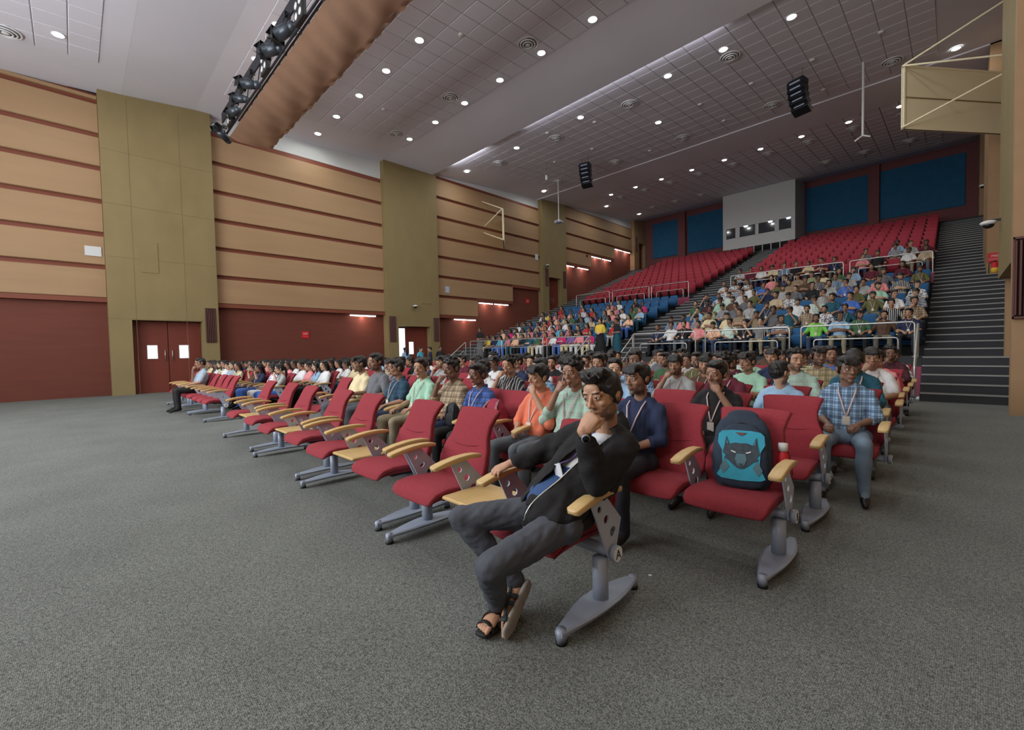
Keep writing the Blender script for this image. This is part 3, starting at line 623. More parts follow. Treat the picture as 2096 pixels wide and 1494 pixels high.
def paint(me, HM):
    """soft masks on the head: beard, brow and eye line, lips"""
    n = len(me.vertices); c = np.empty(n*3); me.vertices.foreach_get('co', c); c = c.reshape(-1, 3)
    A = np.array(HM.inverted()); p = c@A[:3, :3].T+A[:3, 3]; x, y, z = np.abs(p[:, 0]), p[:, 1], p[:, 2]
    def ss(v, a, b): t = np.clip((v-a)/(b-a), 0, 1); return t*t*(3-2*t)
    on = (np.linalg.norm(p, axis=1) < .165)
    lip = ss(.0225-x, 0, .004)*ss(z+.0665, 0, .003)*ss(-.049-z, 0, .003)*ss(-.079-y, 0, .004)
    zb = np.interp(x, [0, .018, .030, .048, .075], [-.072, -.070, -.052, -.038, -.006]); jaw = ss(zb-z, -.003, .010)*ss(.030-y, 0, .014)*ss(z+.128, 0, .014)
    mus = ss(.031-x, 0, .006)*ss(z+.0505, 0, .003)*ss(-.0355-z, 0, .004)*ss(-.074-y, 0, .006)
    beard = np.maximum(jaw, mus)*(1-lip)*on
    brow = np.maximum(ss(x-.009, 0, .004)*ss(.055-x, 0, .007)*ss(z-.0275, 0, .003)*ss(.0395-z, 0, .004)*ss(-.05-y, 0, .008), (((x-.032)/.0138)**2+((z-.0113)/.0058)**2 < 1)*(y < -.05)*.9)*on
    for nm, v in (('beard', beard), ('brow', brow), ('lip', lip*on)):
        at = me.attributes.new(nm, 'FLOAT', 'POINT'); at.data.foreach_set('value', v.astype(np.float32))
    return me
def skin_mat(name, rgb, beard, lip=(150, 92, 84), hero=False):
    m = mat(name, rgb, .5, noise=(14, .06), bump=(70, .06)); nt = m.node_tree; N = nt.nodes; L = nt.links; b = N['Principled BSDF']
    cur = b.inputs['Base Color'].links[0].from_socket
    def mx(attr, col, k, noisy=None):
        nonlocal cur
        at = N.new('ShaderNodeAttribute'); at.attribute_name = attr; f = N.new('ShaderNodeMath'); f.operation = 'MULTIPLY'; f.inputs[1].default_value = k; L.new(at.outputs['Fac'], f.inputs[0]); o = f.outputs[0]
        if noisy:
            tc = N.new('ShaderNodeTexCoord'); nz = N.new('ShaderNodeTexNoise'); nz.inputs['Scale'].default_value = noisy; nz.inputs['Detail'].default_value = 2; L.new(tc.outputs['Object'], nz.inputs['Vector'])
            g = N.new('ShaderNodeMapRange'); g.inputs['From Min'].default_value = .35; g.inputs['From Max'].default_value = .65; g.inputs['To Min'].default_value = .55; g.inputs['To Max'].default_value = 1.0; L.new(nz.outputs[0], g.inputs[0])
            h = N.new('ShaderNodeMath'); h.operation = 'MULTIPLY'; L.new(o, h.inputs[0]); L.new(g.outputs[0], h.inputs[1]); o = h.outputs[0]
        x = N.new('ShaderNodeMix'); x.data_type = 'RGBA'; L.new(o, x.inputs[0]); L.new(cur, x.inputs[6]); x.inputs[7].default_value = srgb(*col); cur = x.outputs[2]
    mx('lip', lip, .8)
    if beard: mx('beard', (44, 33, 30), .88, 260)
    mx('brow', (26, 19, 17), .95); L.new(cur, b.inputs['Base Color']); return m
def frame(o, d, n):
    """matrix with Y along d, Z near n, at o"""
    d = Vector(d).normalized(); n = Vector(n); n = (n-d*n.dot(d)).normalized(); x = d.cross(n)
    return Matrix(((x.x, d.x, n.x, o[0]), (x.y, d.y, n.y, o[1]), (x.z, d.z, n.z, o[2]), (0, 0, 0, 1)))
SKC = [(184, 142, 116), (158, 120, 98), (202, 164, 138), (130, 98, 80)]
SKINS = [skin_mat('skin_%d' % i, c, False) for i, c in enumerate(SKC)]; SKINB = [skin_mat('skin_bearded_%d' % i, c, True) for i, c in enumerate(SKC)]
def hand_mb(curl=35, side=1, thumb=24, spread=3, s=1.0):
    """wrist at origin, fingers along +Y, back of hand +Z, thumb towards side*X"""
    mb = MB(); mb.sweep([(0, -.01, 0), (0, .03, 0), (0, .075, 0)], [(.026, .019), (.038, .016), (.040, .013)], 12, (1, 0, 0))
    for i, (x, L, r, base) in enumerate([(.030, .070, .0088, .080), (.010, .080, .0092, .086), (-.010, .074, .0088, .083), (-.029, .058, .0078, .074)]):
        p = Vector((side*x, base-.012, 0)); a = 0; sp = R(spread)*(1.5-i)*side; pts = [p]; d = .0
        for k, fr in enumerate((.46, .30, .24)):
            a += R(curl*(.75, 1.05, .8)[k]+i*1.5); v = Vector((math.sin(sp)*math.cos(a), math.cos(sp)*math.cos(a), -math.sin(a))); p = p+v*L*fr; pts.append(p)
        mb.sweep(pts, [r*1.05, r, r*.92, r*.8], 10)
    t0 = Vector((side*.024, .012, -.004)); tv = Vector((side*math.sin(R(thumb)), math.cos(R(thumb)), -.35)).normalized(); t1 = t0+tv*.042
    tv2 = Vector((side*math.sin(R(thumb-28)), math.cos(R(thumb-28)), -.45-curl*.004)).normalized(); t2 = t1+tv2*.032; t3 = t2+(tv2+Vector((-side*.35, 0, -.1))).normalized()*.026
    mb.sweep([t0, t1, t2, t3], [.0145, .0115, .0105, .0085], 10)
    if s != 1: mb.v = [(a*s, b*s, c*s) for a, b, c in mb.v]
    return mb
BASE = dict(pel=(0, .03, .53), belly=(0, .055, .66), chest=(0, .10, .80), up=(0, .13, .91), nb=(0, .15, .985), head=(0, .085, 1.185), yaw=0, pitch=4, roll=0,
            shL=(.160, .135, .930), shR=(-.160, .135, .930), elL=(.235, .03, .72), elR=(-.235, .03, .72), wrL=(.09, -.16, .665), wrR=(-.09, -.16, .665), hdL=(-.6, -.8, -.15), hdR=(.6, -.8, -.15), hnL=(.1, 0, 1), hnR=(-.1, 0, 1),
            cL=40, cR=40, thL=(.088, .02, .525), thR=(-.088, .02, .525), knL=(.15, -.43, .53), knR=(-.15, -.43, .53), anL=(.15, -.42, .10), anR=(-.15, -.42, .10), toL=(.17, -.60, .03), toR=(-.17, -.60, .03), w=1.0, d=1.0)
def pz(**k): q = dict(BASE); q.update(k); return q
def headM(q): return Matrix.Translation(q['head'])@Matrix.Scale(q.get('hsc', 1.11), 4)@Matrix.Rotation(R(q['roll']), 4, 'Y')@Matrix.Rotation(R(q['yaw']), 4, 'Z')@Matrix.Rotation(R(q['pitch']), 4, 'X')
def torso(q, mb, grow=0, hem=None, n=20):
    w, d = q['w'], q['d']; side = Vector(q['shL'])-Vector(q['shR'])
    P = [q['pel'], q['belly'], q['chest'], q['up'], q['nb']]; P = [Vector(p) for p in P]
    if hem is not None: P[0] = P[0]+Vector((0, 0, hem))
    rr = [(.158*w, .120*d), (.148*w, .118*d), (.158*w, .116*d), (.150*w, .100*d), (.080, .066)]
    mb.sweep(P, [(a+grow, b+grow) for a, b in rr], n, side, sq=.85)
def limb(mb, pts, rad, n=12): mb.sweep(pts, rad, n)
def lerp(a, b, t): return Vector(a).lerp(Vector(b), t)
def body_mesh(q, name, voxel=.0055, deci=None, sl='short'):
    mb = MB(); HM = headM(q); ext(mb, head_mb(), HM)
    nt = HM@Vector((0, .022, -.055)); mb.sweep([q['nb'], lerp(q['nb'], nt, .5), nt], [(.062, .058), (.054, .055), (.053, .056)], 14)
    mb.sweep([q['pel'], q['belly'], q['chest'], q['up'], q['nb']], [(.10, .08), (.10, .08), (.12, .085), (.12, .085), (.062, .058)], 12, Vector(q['shL'])-Vector(q['shR']))
    for s in 'LR':
        sh, el, wr = q['sh'+s], q['el'+s], q['wr'+s]
        limb(mb, [q['up'], sh, lerp(sh, el, .5), el], [.04, .043, .041, .037]); limb(mb, [el, lerp(el, wr, .35), wr], [.037, .037, .0255])
        sd = 1 if s == 'L' else -1
        H_ = frame(wr, q['hd'+s], q['hn'+s]); ext(mb, hand_mb(q['c'+s], sd*q.get('tf'+s, -1), s=q.get('hs', 1)), H_)
    return paint(remesh(mb, name, [SKINS[0]], voxel, 2, deci, None, .35), HM)
def shirt_mesh(q, name, m, sleeve='short', voxel=.012, grow=.004, wr_=.005, seed=1, hem=.075, long_=False):
    mb = MB(); torso(q, mb, grow, hem)
    side = (Vector(q['shL'])-Vector(q['shR'])).normalized()
    mb.sweep([Vector(q['shR'])+side*.01, lerp(q['shR'], q['nb'], .5)+Vector((0, 0, .025)), Vector(q['nb'])+Vector((0, 0, .0)), lerp(q['shL'], q['nb'], .5)+Vector((0, 0, .025)), Vector(q['shL'])-side*.01], [.060+grow, .056+grow, .062+grow, .056+grow, .060+grow], 14)
    for s in 'LR':
        sh, el, wr = q['sh'+s], q['el'+s], q['wr'+s]
        if sleeve != 'short': mb.ell(el, (.054+grow,)*3)
        if sleeve == 'short': limb(mb, [sh, lerp(sh, el, .45), lerp(sh, el, .78)], [.062+grow, .058+grow, .056+grow])
        elif sleeve == 'roll': limb(mb, [sh, lerp(sh, el, .5), el, lerp(el, wr, .28)], [.061+grow, .056+grow, .052+grow, .047+grow])
        else: limb(mb, [sh, lerp(sh, el, .5), el, lerp(el, wr, .5), lerp(el, wr, .93)], [.061+grow, .056+grow, .052+grow, .045+grow, .034+grow])
    me = remesh(mb, name, m, voxel, 3); disp(me, wr_, 22, seed, (1, 1, .6)); disp(me, wr_*.5, 48, seed+50, (1, 1, 1)); return me
def collar(q, m, parent, open_=True):
    HM = Vector(q['nb']); pts = []
    for k in range(13):
        a = R(-100+200*k/12)+PI/2; pts.append((.076*math.cos(a)+HM.x, .074*math.sin(a)+HM.y-.004, HM.z+.062-.034*max(0, -math.sin(a)+.35)))
    mb = MB().mat(0, True).sweep(pts, [(.022, .005)]*13, 8, (0, 0, 1))
    return mb.mesh('collar', m)
def pants_mesh(q, name, m, voxel=.014, shoes=None, r=(.088, .070, .055)):
    mb = MB(); mb.sweep([Vector(q['thR'])+Vector((-.02, 0, 0)), q['pel'], Vector(q['thL'])+Vector((.02, 0, 0))], [.100, .112, .100], 14); mb.ell(lerp(lerp(q['thR'], q['thL'], .5), lerp(q['knR'], q['knL'], .5), .22), (.13, .12, .082))
    for s in 'LR':
        th, kn, an, to = q['th'+s], q['kn'+s], q['an'+s], q['to'+s]
        limb(mb, [th, lerp(th, kn, .5), kn], [r[0]+.006, r[0]-.006, r[1]]); limb(mb, [kn, lerp(kn, an, .4), lerp(kn, an, .96)], [r[1]-.002, r[1]-.006, r[2]-.003])
        if shoes: mb.sweep([Vector(an)+Vector((0, .03, -.03)), lerp(an, to, .5)+Vector((0, 0, -.005)), to], [.040, .042, .030], 10)
    def fn(c): return (c[:, 2] < .085).astype(int) if shoes else np.zeros(len(c), int)
    me = remesh(mb, name, [m, M['black']] if shoes else [m], voxel, 3, None, fn); disp(me, .004, 24, 3); return me
def shoe_mesh():
    mb = MB().mat(0, True); mb.sweep([(0, .09, .045), (0, .03, .055), (0, -.06, .042), (0, -.15, .032)], [(.038, .045), (.042, .05), (.047, .036), (.038, .026)], 14, (1, 0, 0), sq=.8)
    mb.mat(1, True).sweep([(0, .10, .010), (0, 0, .010), (0, -.10, .010), (0, -.165, .012)], [(.040, .011), (.043, .012), (.050, .012), (.034, .011)], 14, (1, 0, 0), sq=.6); return mb
def hair_mesh(style, name, voxel=.0065):
    mb = MB(); rng = random.Random(len(style)*7+3)
    mb.ell((0, .030, .050), (.081, .093, .078)).ell((0, .055, .010), (.073, .066, .072))
    for s in (-1, 1): mb.ell((s*.066, .020, .030), (.017, .050, .045))
    if style in ('short', 'crop'): mb.ell((0, -.020, .095), (.066, .062, .034))
    if style == 'short':
        for k in range(16): mb.ell((rng.uniform(-.055, .055), rng.uniform(-.085, .02), rng.uniform(.088, .112)), (.022, .026, .016), 8, 6)
        mb.sweep([(-.05, -.055, .085), (0, -.082, .098), (.05, -.06, .088)], [.018, .024, .018], 10)
    if style == 'curly':
        for k in range(60):
            a, b = rng.uniform(-PI, PI), rng.uniform(.05, 1.35); v = Vector((.085*math.cos(a)*math.cos(b), .02+.098*math.sin(a)*math.cos(b), .048+.088*math.sin(b)))
            if v.y < -.06 and v.z < .07: continue
            mb.ell(v, (.019, .019, .017), 8, 6)
    if style == 'fringe':
        mb.ell((0, -.025, .090), (.070, .066, .034))
        for k in range(9): x = -.05+k*.0125; mb.sweep([(x*.8, -.04, .112), (x, -.082, .088), (x*1.1, -.090, .055+rng.uniform(-.008, .008))], [.014, .013, .007], 7)
    if style == 'quiff':
        mb.ell((0, -.015, .100), (.070, .072, .036))
        for k in range(26):
            x = rng.uniform(-.06, .06); y = rng.uniform(-.07, .03); mb.sweep([(x, y+.02, .10), (x+rng.uniform(-.02, .03), y-.02, .128+rng.uniform(-.01, .008)), (x+rng.uniform(-.01, .035), y-.045, .118+rng.uniform(-.02, .01))], [.014, .013, .006], 7)
        for s in (-1, 1): mb.sweep([(s*.074, -.022, .045), (s*.077, -.018, .005), (s*.074, -.018, -.02)], [.010, .008, .004], 7)
    if style in ('long', 'pony', 'loose'):
        mb.ell((0, -.010, .082), (.074, .074, .036))
        for s in (-1, 1): mb.sweep([(s*.012, -.06, .105), (s*.060, -.055, .075), (s*.080, -.020, .02)], [.014, .018, .016], 8)
    if style in ('long', 'loose'):
        for s in (-1, 1): mb.sweep([(s*.072, .01, .03), (s*.080, .015, -.06), (s*.082, .02, -.14), (s*.070, .03 if style == 'long' else -.03, -.24)], [.026, .024, .022, .014], 9)
        mb.sweep([(0, .085, .04), (0, .105, -.06), (0, .115, -.18), (0, .10, -.30)], [(.07, .035), (.078, .032), (.08, .028), (.06, .016)], 12, (1, 0, 0))
    if style == 'pony': mb.sweep([(0, .10, .04), (0, .135, .0), (0, .140, -.10), (0, .120, -.26)], [.028, .032, .028, .012], 10)
    me = remesh(mb, name, HAIRM, voxel, 2, None, None, .4); disp(me, .0035, 70, 5, (1, 1, .5)); return me
HAIR = {k: hair_mesh(k, 'hair') for k in ('short', 'crop', 'curly', 'fringe', 'long', 'pony', 'loose')}
POSE = {
 'lap': pz(yaw=-12), 'lapturn': pz(yaw=26, wrR=(-.13, -.22, .66), hdR=(.2, -.95, -.1)), 'arms': pz(yaw=4, elL=(.29, .10, .72), elR=(-.29, .10, .72), wrL=(.30, -.14, .72), wrR=(-.30, -.14, .72), hdL=(0, -1, -.1), hdR=(0, -1, -.1)),
 'fold': pz(yaw=-18, elL=(.25, .00, .74), elR=(-.25, .00, .74), wrL=(-.02, -.10, .80), wrR=(.04, -.13, .76), hdL=(-.95, .1, .1), hdR=(.95, .15, .0), hnL=(0, -1, .2), hnR=(0, -1, .2), cL=15, cR=15),
 'foldturn': pz(yaw=30, pitch=2, elL=(.25, .00, .74), elR=(-.25, .00, .74), wrL=(-.02, -.10, .80), wrR=(.04, -.13, .76), hdL=(-.95, .1, .1), hdR=(.95, .15, .0), hnL=(0, -1, .2), hnR=(0, -1, .2), cL=15, cR=15),
 'chinr': pz(yaw=6, roll=-5, pitch=8, elR=(-.245, -.04, .74), wrR=(-.066, -.062, 1.035), hdR=(.45, .1, .85), hnR=(-.3, -.9, .1), cR=70),
 'chinl': pz(yaw=-10, roll=6, pitch=8, elL=(.245, -.04, .74), wrL=(.066, -.066, 1.035), hdL=(-.45, .1, .85), hnL=(.3, -.9, .1), cL=70),
 'down': pz(yaw=0, pitch=34, head=(0, .04, 1.165), wrL=(.06, -.17, .70), wrR=(-.06, -.17, .70)),
 'away': pz(yaw=150, pitch=0, head=(0, .10, 1.185))}
def fem(q): q = dict(q); q.update(w=.84, d=.86, shL=(.148, .135, .925), shR=(-.148, .135, .925), hs=.9); return q
for k in ('lap', 'lapturn', 'chinr', 'fold'): POSE['f'+k] = fem(POSE[k])
BODY, SHIRT, PANT, COLL = {}, {}, {}, {}
for i, (k, q) in enumerate(POSE.items()):
    BODY[k] = body_mesh(q, 'body', .0062)
    if k[0] == 'f' and k[1:] in POSE: SHIRT[k, 'roll'] = shirt_mesh(q, 'kurta', M['white'], 'roll', .013, .008, .005, i, .05); continue
    for s in ('short', 'roll'): SHIRT[k, s] = shirt_mesh(q, 'shirt', M['white'], s, .013, .006, .006, i)
PANT['m'] = pants_mesh(POSE['lap'], 'trousers', M['black'], .016, True); PANT['f'] = pants_mesh(POSE['flap'], 'trousers', M['black'], .016, True, (.095, .088, .075))
COLL['m'] = collar(POSE['lap'], M['white'], None)
lan = MB().mat(0, True)
for s in (-1, 1): lan.sweep([(s*.055, .170, 1.02), (s*.072, .10, 1.012), (s*.068, .03, .965), (s*.040, -.022, .87), (.004*s, -.066, .74)], [(.0065, .0016)]*5, 6, (1, 0, 0))
lan.mat(1).box(-.030, .030, -.080, -.074, .65, .735); LAN = lan.mesh('lanyard', [mat('lanyard_ribbon', (196, 172, 170), .6), mat('id_card', (222, 216, 206), .4)])
eyem = MB().mat(0, True).ell((0, 0, 0), (.0118, .0118, .0118), 14, 10).mat(1, True).ell((0, -.0092, 0), (.0058, .0040, .0058), 10, 8); EYE = eyem.mesh('eye', [EYEM, IRIS]); SHOE = shoe_mesh().mesh('shoe', [mat('shoe_upper', (38, 36, 38), .5), mat('shoe_sole', (120, 116, 112), .7)])
def setm(o, i, m): o.material_slots[i].link = 'OBJECT'; o.material_slots[i].material = m
_mc = {}
def cloth(key):
    """key: name of the garment colour, built once"""
    if key in _mc: return _mc[key]
    C = dict(white=(222, 224, 226), cream=(222, 208, 168), grey=(104, 106, 112), lightgrey=(164, 168, 168), black=(26, 26, 30), navy=(30, 42, 74), teal=(28, 82, 100), blue=(70, 110, 190), paleblue=(150, 184, 214), green=(64, 100, 70), lime=(128, 206, 88), maroon=(96, 30, 48), pink=(226, 142, 146), red=(188, 44, 52), orange=(222, 122, 92), yellow=(226, 196, 74), olive=(98, 98, 60), peach=(232, 186, 156), purple=(122, 96, 158), brown=(84, 62, 48), cyan=(80, 176, 206), mint=(160, 204, 180), magenta=(196, 40, 110), beige=(190, 172, 142))
    kind, _, rest = key.partition(':')
    if not rest: m = mat('cloth_'+key, C[key], .85, noise=(7, .07), bump=(180, .15))
    else: a, b = rest.split(','); m = pattern('cloth_'+key, C[a], [C[b]], kind)
    _mc[key] = m; return m
PANTC = [mat('trousers_%d' % i, c, .85, noise=(8, .15)) for i, c in enumerate([(34, 38, 50), (58, 74, 104), (108, 104, 92), (28, 28, 30), (96, 104, 112), (150, 140, 116), (112, 132, 152)])]
PN = 0; TERM = {}
def describe(key):
    kind, _, rest = key.partition(':')
    nm = dict(lightgrey='light grey', paleblue='pale blue')
    if not rest: return nm.get(key, key)
    a, b = rest.split(','); return '%s-%s %s' % (nm.get(a, a), nm.get(b, b), dict(check='checked', hstripe='striped', vstripe='pin-striped', print='printed')[kind])
PTXT = dict(lap='', lapturn='', arms='', fold='with arms folded', foldturn='with arms folded', chinr='hand at mouth', chinl='hand at mouth', down='looking down', away='looking back')
def person(x, y, z, pose, shirt, where, sleeve='short', hair='short', skin=0, pants=0, beard=False, lany=False, s=1.0, rz=0, near=False, mirror=False, group=None, prefix=None, hairm=None):
    f = pose[0] == 'f' and pose[1:] in POSE
    if f: sleeve = 'roll'
    who = prefix or ('person in %s %s' % (describe(shirt), ('kurta' if f else 'shirt')))
    tx = PTXT.get(pose[1:] if f else pose, '')
    lb = ' '.join((who+(' '+tx if tx else '')+', '+where).split()[:16])
    t = empty('person', (x, y, z), rz, lb, 'person', group); t.scale = (-s if mirror else s, s, s)
    b = mobj('body', BODY[pose], t); setm(b, 0, (SKINB if beard else SKINS)[skin])
    h = mobj('hair', HAIR[hair], t); h.matrix_local = headM(POSE[pose])
    if hairm: setm(h, 0, hairm)
    c = cloth(shirt); o = mobj('kurta' if f else 'shirt', SHIRT[pose, sleeve], t); setm(o, 0, c)
    if not f and not shirt.startswith('hstripe') and near: k = mobj('collar', COLL['m'], t); setm(k, 0, c)
    p = mobj('trousers', PANT['f' if f else 'm'], t); setm(p, 0, PANTC[pants] if not f else cloth(random.choice(['white', 'blue', 'cream', 'black', 'teal'])))
    if lany: mobj('lanyard', LAN, t)
    if near:
        HM = headM(POSE[pose])
        for sd in (-1, 1): e = mobj('eye', EYE, t); e.matrix_local = HM@Matrix.Translation((sd*.0315, -.0768, .0112))
    return t
# ------------------------------------------------------------------ guard rails
M['rail'] = mat('brushed_rail', (206, 208, 206), .3, .75)
def utube(pts, r=.024, n=8):
    out = []; pts = [Vector(p) for p in pts]
    for i, p in enumerate(pts):
        if 0 < i < len(pts)-1:
            a = (pts[i-1]-p).normalized(); b = (pts[i+1]-p).normalized(); d = .09
            for t in (0, .25, .5, .75, 1): out.append((p+a*d)*(1-t)**2+2*p*t*(1-t)+(p+b*d)*t*t)
        else: out.append(p)
    return MB().mat(0, True).sweep(out, r, n)
def guard(x0, x1, y, z, label, h=.93):
    t = empty('guard_rail', ((x0+x1)/2, y, z), 0, label, 'railing', 'steel guard rails in front of the raised seats'); w = abs(x1-x0)/2
    utube([(-w, 0, 0), (-w, 0, h), (w, 0, h), (w, 0, 0)]).obj('outer_tube', M['rail'], t)
    utube([(-w+.33, 0, 0), (-w+.33, 0, h*.56), (w-.33, 0, h*.56), (w-.33, 0, 0)], .019).obj('inner_tube', M['rail'], t)
    for s in (-1, 1): MB().box(s*w-.05, s*w+.05, -.05, .05, 0, .012).obj('foot_plate', M['rail'], t)
for i, (a, b) in enumerate([(-.67, -3.25), (-3.56, -6.14), (-6.49, -9.0)]): guard(b, a, 15.86, 1.05, 'steel guard rail before the blue seats, %s from the right stairs' % ORD[i])
for i, (a, b) in enumerate([(-11.08, -13.5), (-13.75, -16.3), (-16.6, -19.15)]): guard(b, a, 15.86, 1.05, 'steel guard rail before the left blue block, %s from the centre stairs' % ORD[i])
for i, (a, b) in enumerate([(-.56, -3.40), (-3.65, -6.0), (-6.2, -8.73)]): guard(b, a, 26.2, 4.4, 'steel guard rail before the red seats, %s from the right stairs' % ORD[i])
for i, (a, b) in enumerate([(-11.12, -13.49), (-13.67, -16.35), (-16.6, -19.4)]): guard(b, a, 26.2, 4.4, 'steel guard rail before the left red block, %s from the centre stairs' % ORD[i])
def handrail(x, label):
    t = empty('hand_rail', (x, 15.0, 0), 0, label, 'railing', 'sloping steel handrails at the foot of the stairs')
    utube([(0, -.75, 0.0), (0, -.75, .9), (0, .72, 1.95), (0, .72, 1.05)], .026).obj('outer_tube', M['rail'], t)
    utube([(0, -.60, 0.3), (0, -.60, .62), (0, .60, 1.48), (0, .60, 1.05)], .018).obj('inner_tube', M['rail'], t)
handrail(-.60, 'sloping steel handrail at the foot of the right stairs')
handrail(-8.87, 'sloping steel handrail on the right side of the centre stairs')
handrail(-11.0, 'sloping steel handrail on the left side of the centre stairs')
handrail(-19.4, 'sloping steel handrail at the foot of the left stairs')
# ------------------------------------------------------------------ lighting truss, its drape and spotlights
M['drape'] = mat('bronze_drape', (176, 140, 116), .4, .1, noise=(.6, .12), bump=(5, .25, (1, 2, 2)))
M['lampbody'] = mat('spot_body', (74, 80, 88), .35, .6)
M['truss'] = mat('truss_dark', (38, 42, 52), .45, .5)
t = empty('lighting_truss', (-12, 4.6, 10.2), 0, 'long dark lighting truss hanging crosswise below the front ceiling', 'truss')
for y, z in [(-.22, -.45), (-.22, .35), (.3, -.45), (.3, .35)]: MB().mat(0, True).sweep([(-7.6, y, z), (8, y, z)], .035, 8).obj('chord', M['truss'], t)
br = MB().mat(0, True)
for k in range(26):
    x = -7.6+k*.6; s = 1 if k % 2 else -1
    br.sweep([(x, -.22, -.45*s), (x+.6, -.22, .35*s if s > 0 else .35)], .016, 6); br.sweep([(x, .3, -.45), (x+.6, .3, .35)], .016, 6)
br.obj('brace', M['truss'], t)
bar = MB().box(-7.6, 8, -.28, -.24, .05, .42).obj('cable_tray', M['truss'], t)
for x in (-3.74, 2.2, 7.5): MB().mat(0, True).sweep([(x, .2, .35), (x, .2, 1.6)], .012, 6).obj('hanger', M['white'], t)
dr = MB().mat(0, True); nx, ny = 150, 22; vs = []
rng = random.Random(4)
for i in range(nx):
    x = -19.0+15.5*i/(nx-1)
    for j in range(ny):
        u = j/(ny-1); y = 4.42+1.45*u; z = 9.56-.10*math.sin(PI*u)+.02*math.sin(9*x+5*u)*math.sin(PI*u)+.03*math.sin(3.1*x+7*u*u)*u+.012*math.sin(27*x+14*u)
        if u > .93: z += .06*(1+math.sin(11*x))/2
        vs.append((x, y, z))
fs = [(i*ny+j, i*ny+j+1, (i+1)*ny+j+1, (i+1)*ny+j) for i in range(nx-1) for j in range(ny-1)]
n0 = len(vs); vs += [(a, b, c+.02) for a, b, c in vs]; fs += [tuple(n0+q for q in reversed(f)) for f in fs]
dr.add(vs, fs); tag(dr.obj('fabric_drape', M['drape']), 'bronze fabric drape stretched below the lighting truss', 'cloth')
def spotlight(x, z, yaw, pitch, s, label, lit=False):
    t = empty('spotlight', (x, 4.28, z), 0, label, 'light', 'stage spotlights on the truss')
    A = (Matrix.Rotation(yaw, 4, 'Z')@Matrix.Rotation(pitch, 4, 'X'))
    def add(mb, name, m, par=t):
        o = mb.obj(name, m, par); 
        if par is t: o.matrix_local = A
        return o
    b = add(MB().mat(0, True).cyl((0, -.22*s, 0), .13*s, .36*s, 16, 1, r2=.10*s).ell((0, .16*s, 0), (.1*s, .1*s, .1*s), 12, 7), 'lamp_body', M['lampbody'])
    MB().mat(0, True).cyl((0, -.235*s, 0), .115*s, .02, 16, 1).obj('lens', M['lampglow'] if lit else M['glass'], b)
    for a in range(4):
        q = Matrix.Rotation(a*PI/2, 4, 'Y')@Matrix.Translation((0, -.22*s, .13*s))@Matrix.Rotation(R(25), 4, 'X')
        MB().box(-.12*s, .12*s, -.2*s, 0, -.004, .004, q).obj('barn_door', M['black'], b)
    utube([(-.16*s, 0, 0), (-.16*s, 0, .26*s), (.16*s, 0, .26*s), (.16*s, 0, 0)], .012).obj('yoke', M['black'], t)
    MB().box(-.03, .03, -.03, .12, .24*s, .34*s).obj('clamp', M['black'], t)
for q, (x, z, yaw, pitch, s) in enumerate([(-19.2, 9.62, .5, -.5, 1.2), (-17.6, 9.9, -1.3, 0, 1.2), (-16.7, 9.95, -1.0, -.2, 1.1), (-15.6, 9.95, -.9, -.2, 1.3), (-13.4, 9.95, -1.1, -.1, 1.4), (-12.4, 9.95, -1.2, .1, 1.4), (-10.6, 9.95, -.5, -.2, 1.5), (-9.8, 9.95, -1.1, -.2, 1.2), (-8.6, 9.95, -.6, -.2, 1.5)]):
    spotlight(x, z, yaw, pitch, s, ('lit stage spotlight with barn doors at the left end of the truss' if q == 0 else 'stage spotlight with barn doors on the truss, %s from its left end' % ORD[q]), q == 0)
for q, x in enumerate([-18.3, -14.3, -11.5]):
    bl = empty('blinder_lamp', (x, 4.26, 10.0), 0, 'black flat lamp with four round eyes on the truss, %s from the left' % ORD[q], 'light', 'four-eyed blinder lamps on the truss')
    b = MB().bbox(-.3, .3, 0, .1, -.3, .3, .02).obj('housing', M['black'], bl)
    for a in (-.13, .13):
        for c in (-.13, .13): MB().mat(0, True).cyl((a, -.012, c), .085, .014, 16, 1).obj('lens', M['white'], b)
# ------------------------------------------------------------------ hung things
def line_array(x, y, z, rz, label):
    t = empty('line_array_speaker', (x, y, z), rz, label, 'speaker', 'hung line array speakers')
    for k in range(5):
        q = Matrix.Translation((0, 0, -.24*k))@Matrix.Translation((0, .02*k*k, 0))@Matrix.Rotation(R(-7*k), 4, 'X')
        b = MB().bbox(-.33, .33, -.2, .22, -.115, .115, .02, q).obj('cabinet', M['black'], t)
        MB().box(-.31, .31, -.212, -.2, -.1, .1, q).obj('grille', M['truss'], b)
        MB().box(-.2, .2, -.216, -.21, -.03, .03, q).obj('horn', M['plate'], b)
    MB().box(-.28, .28, -.15, .2, .13, .17).obj('frame', M['black'], t)
    for s in (-1, 1): MB().mat(0, True).sweep([(s*.2, 0, .15), (s*.2, 0, cz(y)-z+.0)], .008, 6).obj('chain', M['black'], t)
line_array(-4.6, 21.7, 12.25, R(-15), 'black line array speaker hanging over the right blue block')
line_array(-15.5, 22.0, 12.3, R(15), 'black line array speaker hanging over the left blue block')
def projector(x, y, zb, lab):
    t = empty('ceiling_projector', (x, y, zb), 0, lab, 'projector', 'projectors on long ceiling poles'); h = cz(y)-zb
    MB().mat(0, True).sweep([(0, 0, .1), (0, 0, h)], .035, 10, cap=1).obj('pole', M['white'], t)
    MB().box(-.12, .12, -.12, .12, h-.03, h).obj('ceiling_plate', M['white'], t)
    MB().bbox(-.25, .25, -.18, .18, -.1, .06, .02).obj('case', M['plate'], t); MB().mat(0, True).cyl((0, -.2, -.02), .05, .04, 14, 1).obj('lens', M['glass'], t)
projector(-19.0, 23.8, 10.15, 'grey projector on a white ceiling pole near the left wall')
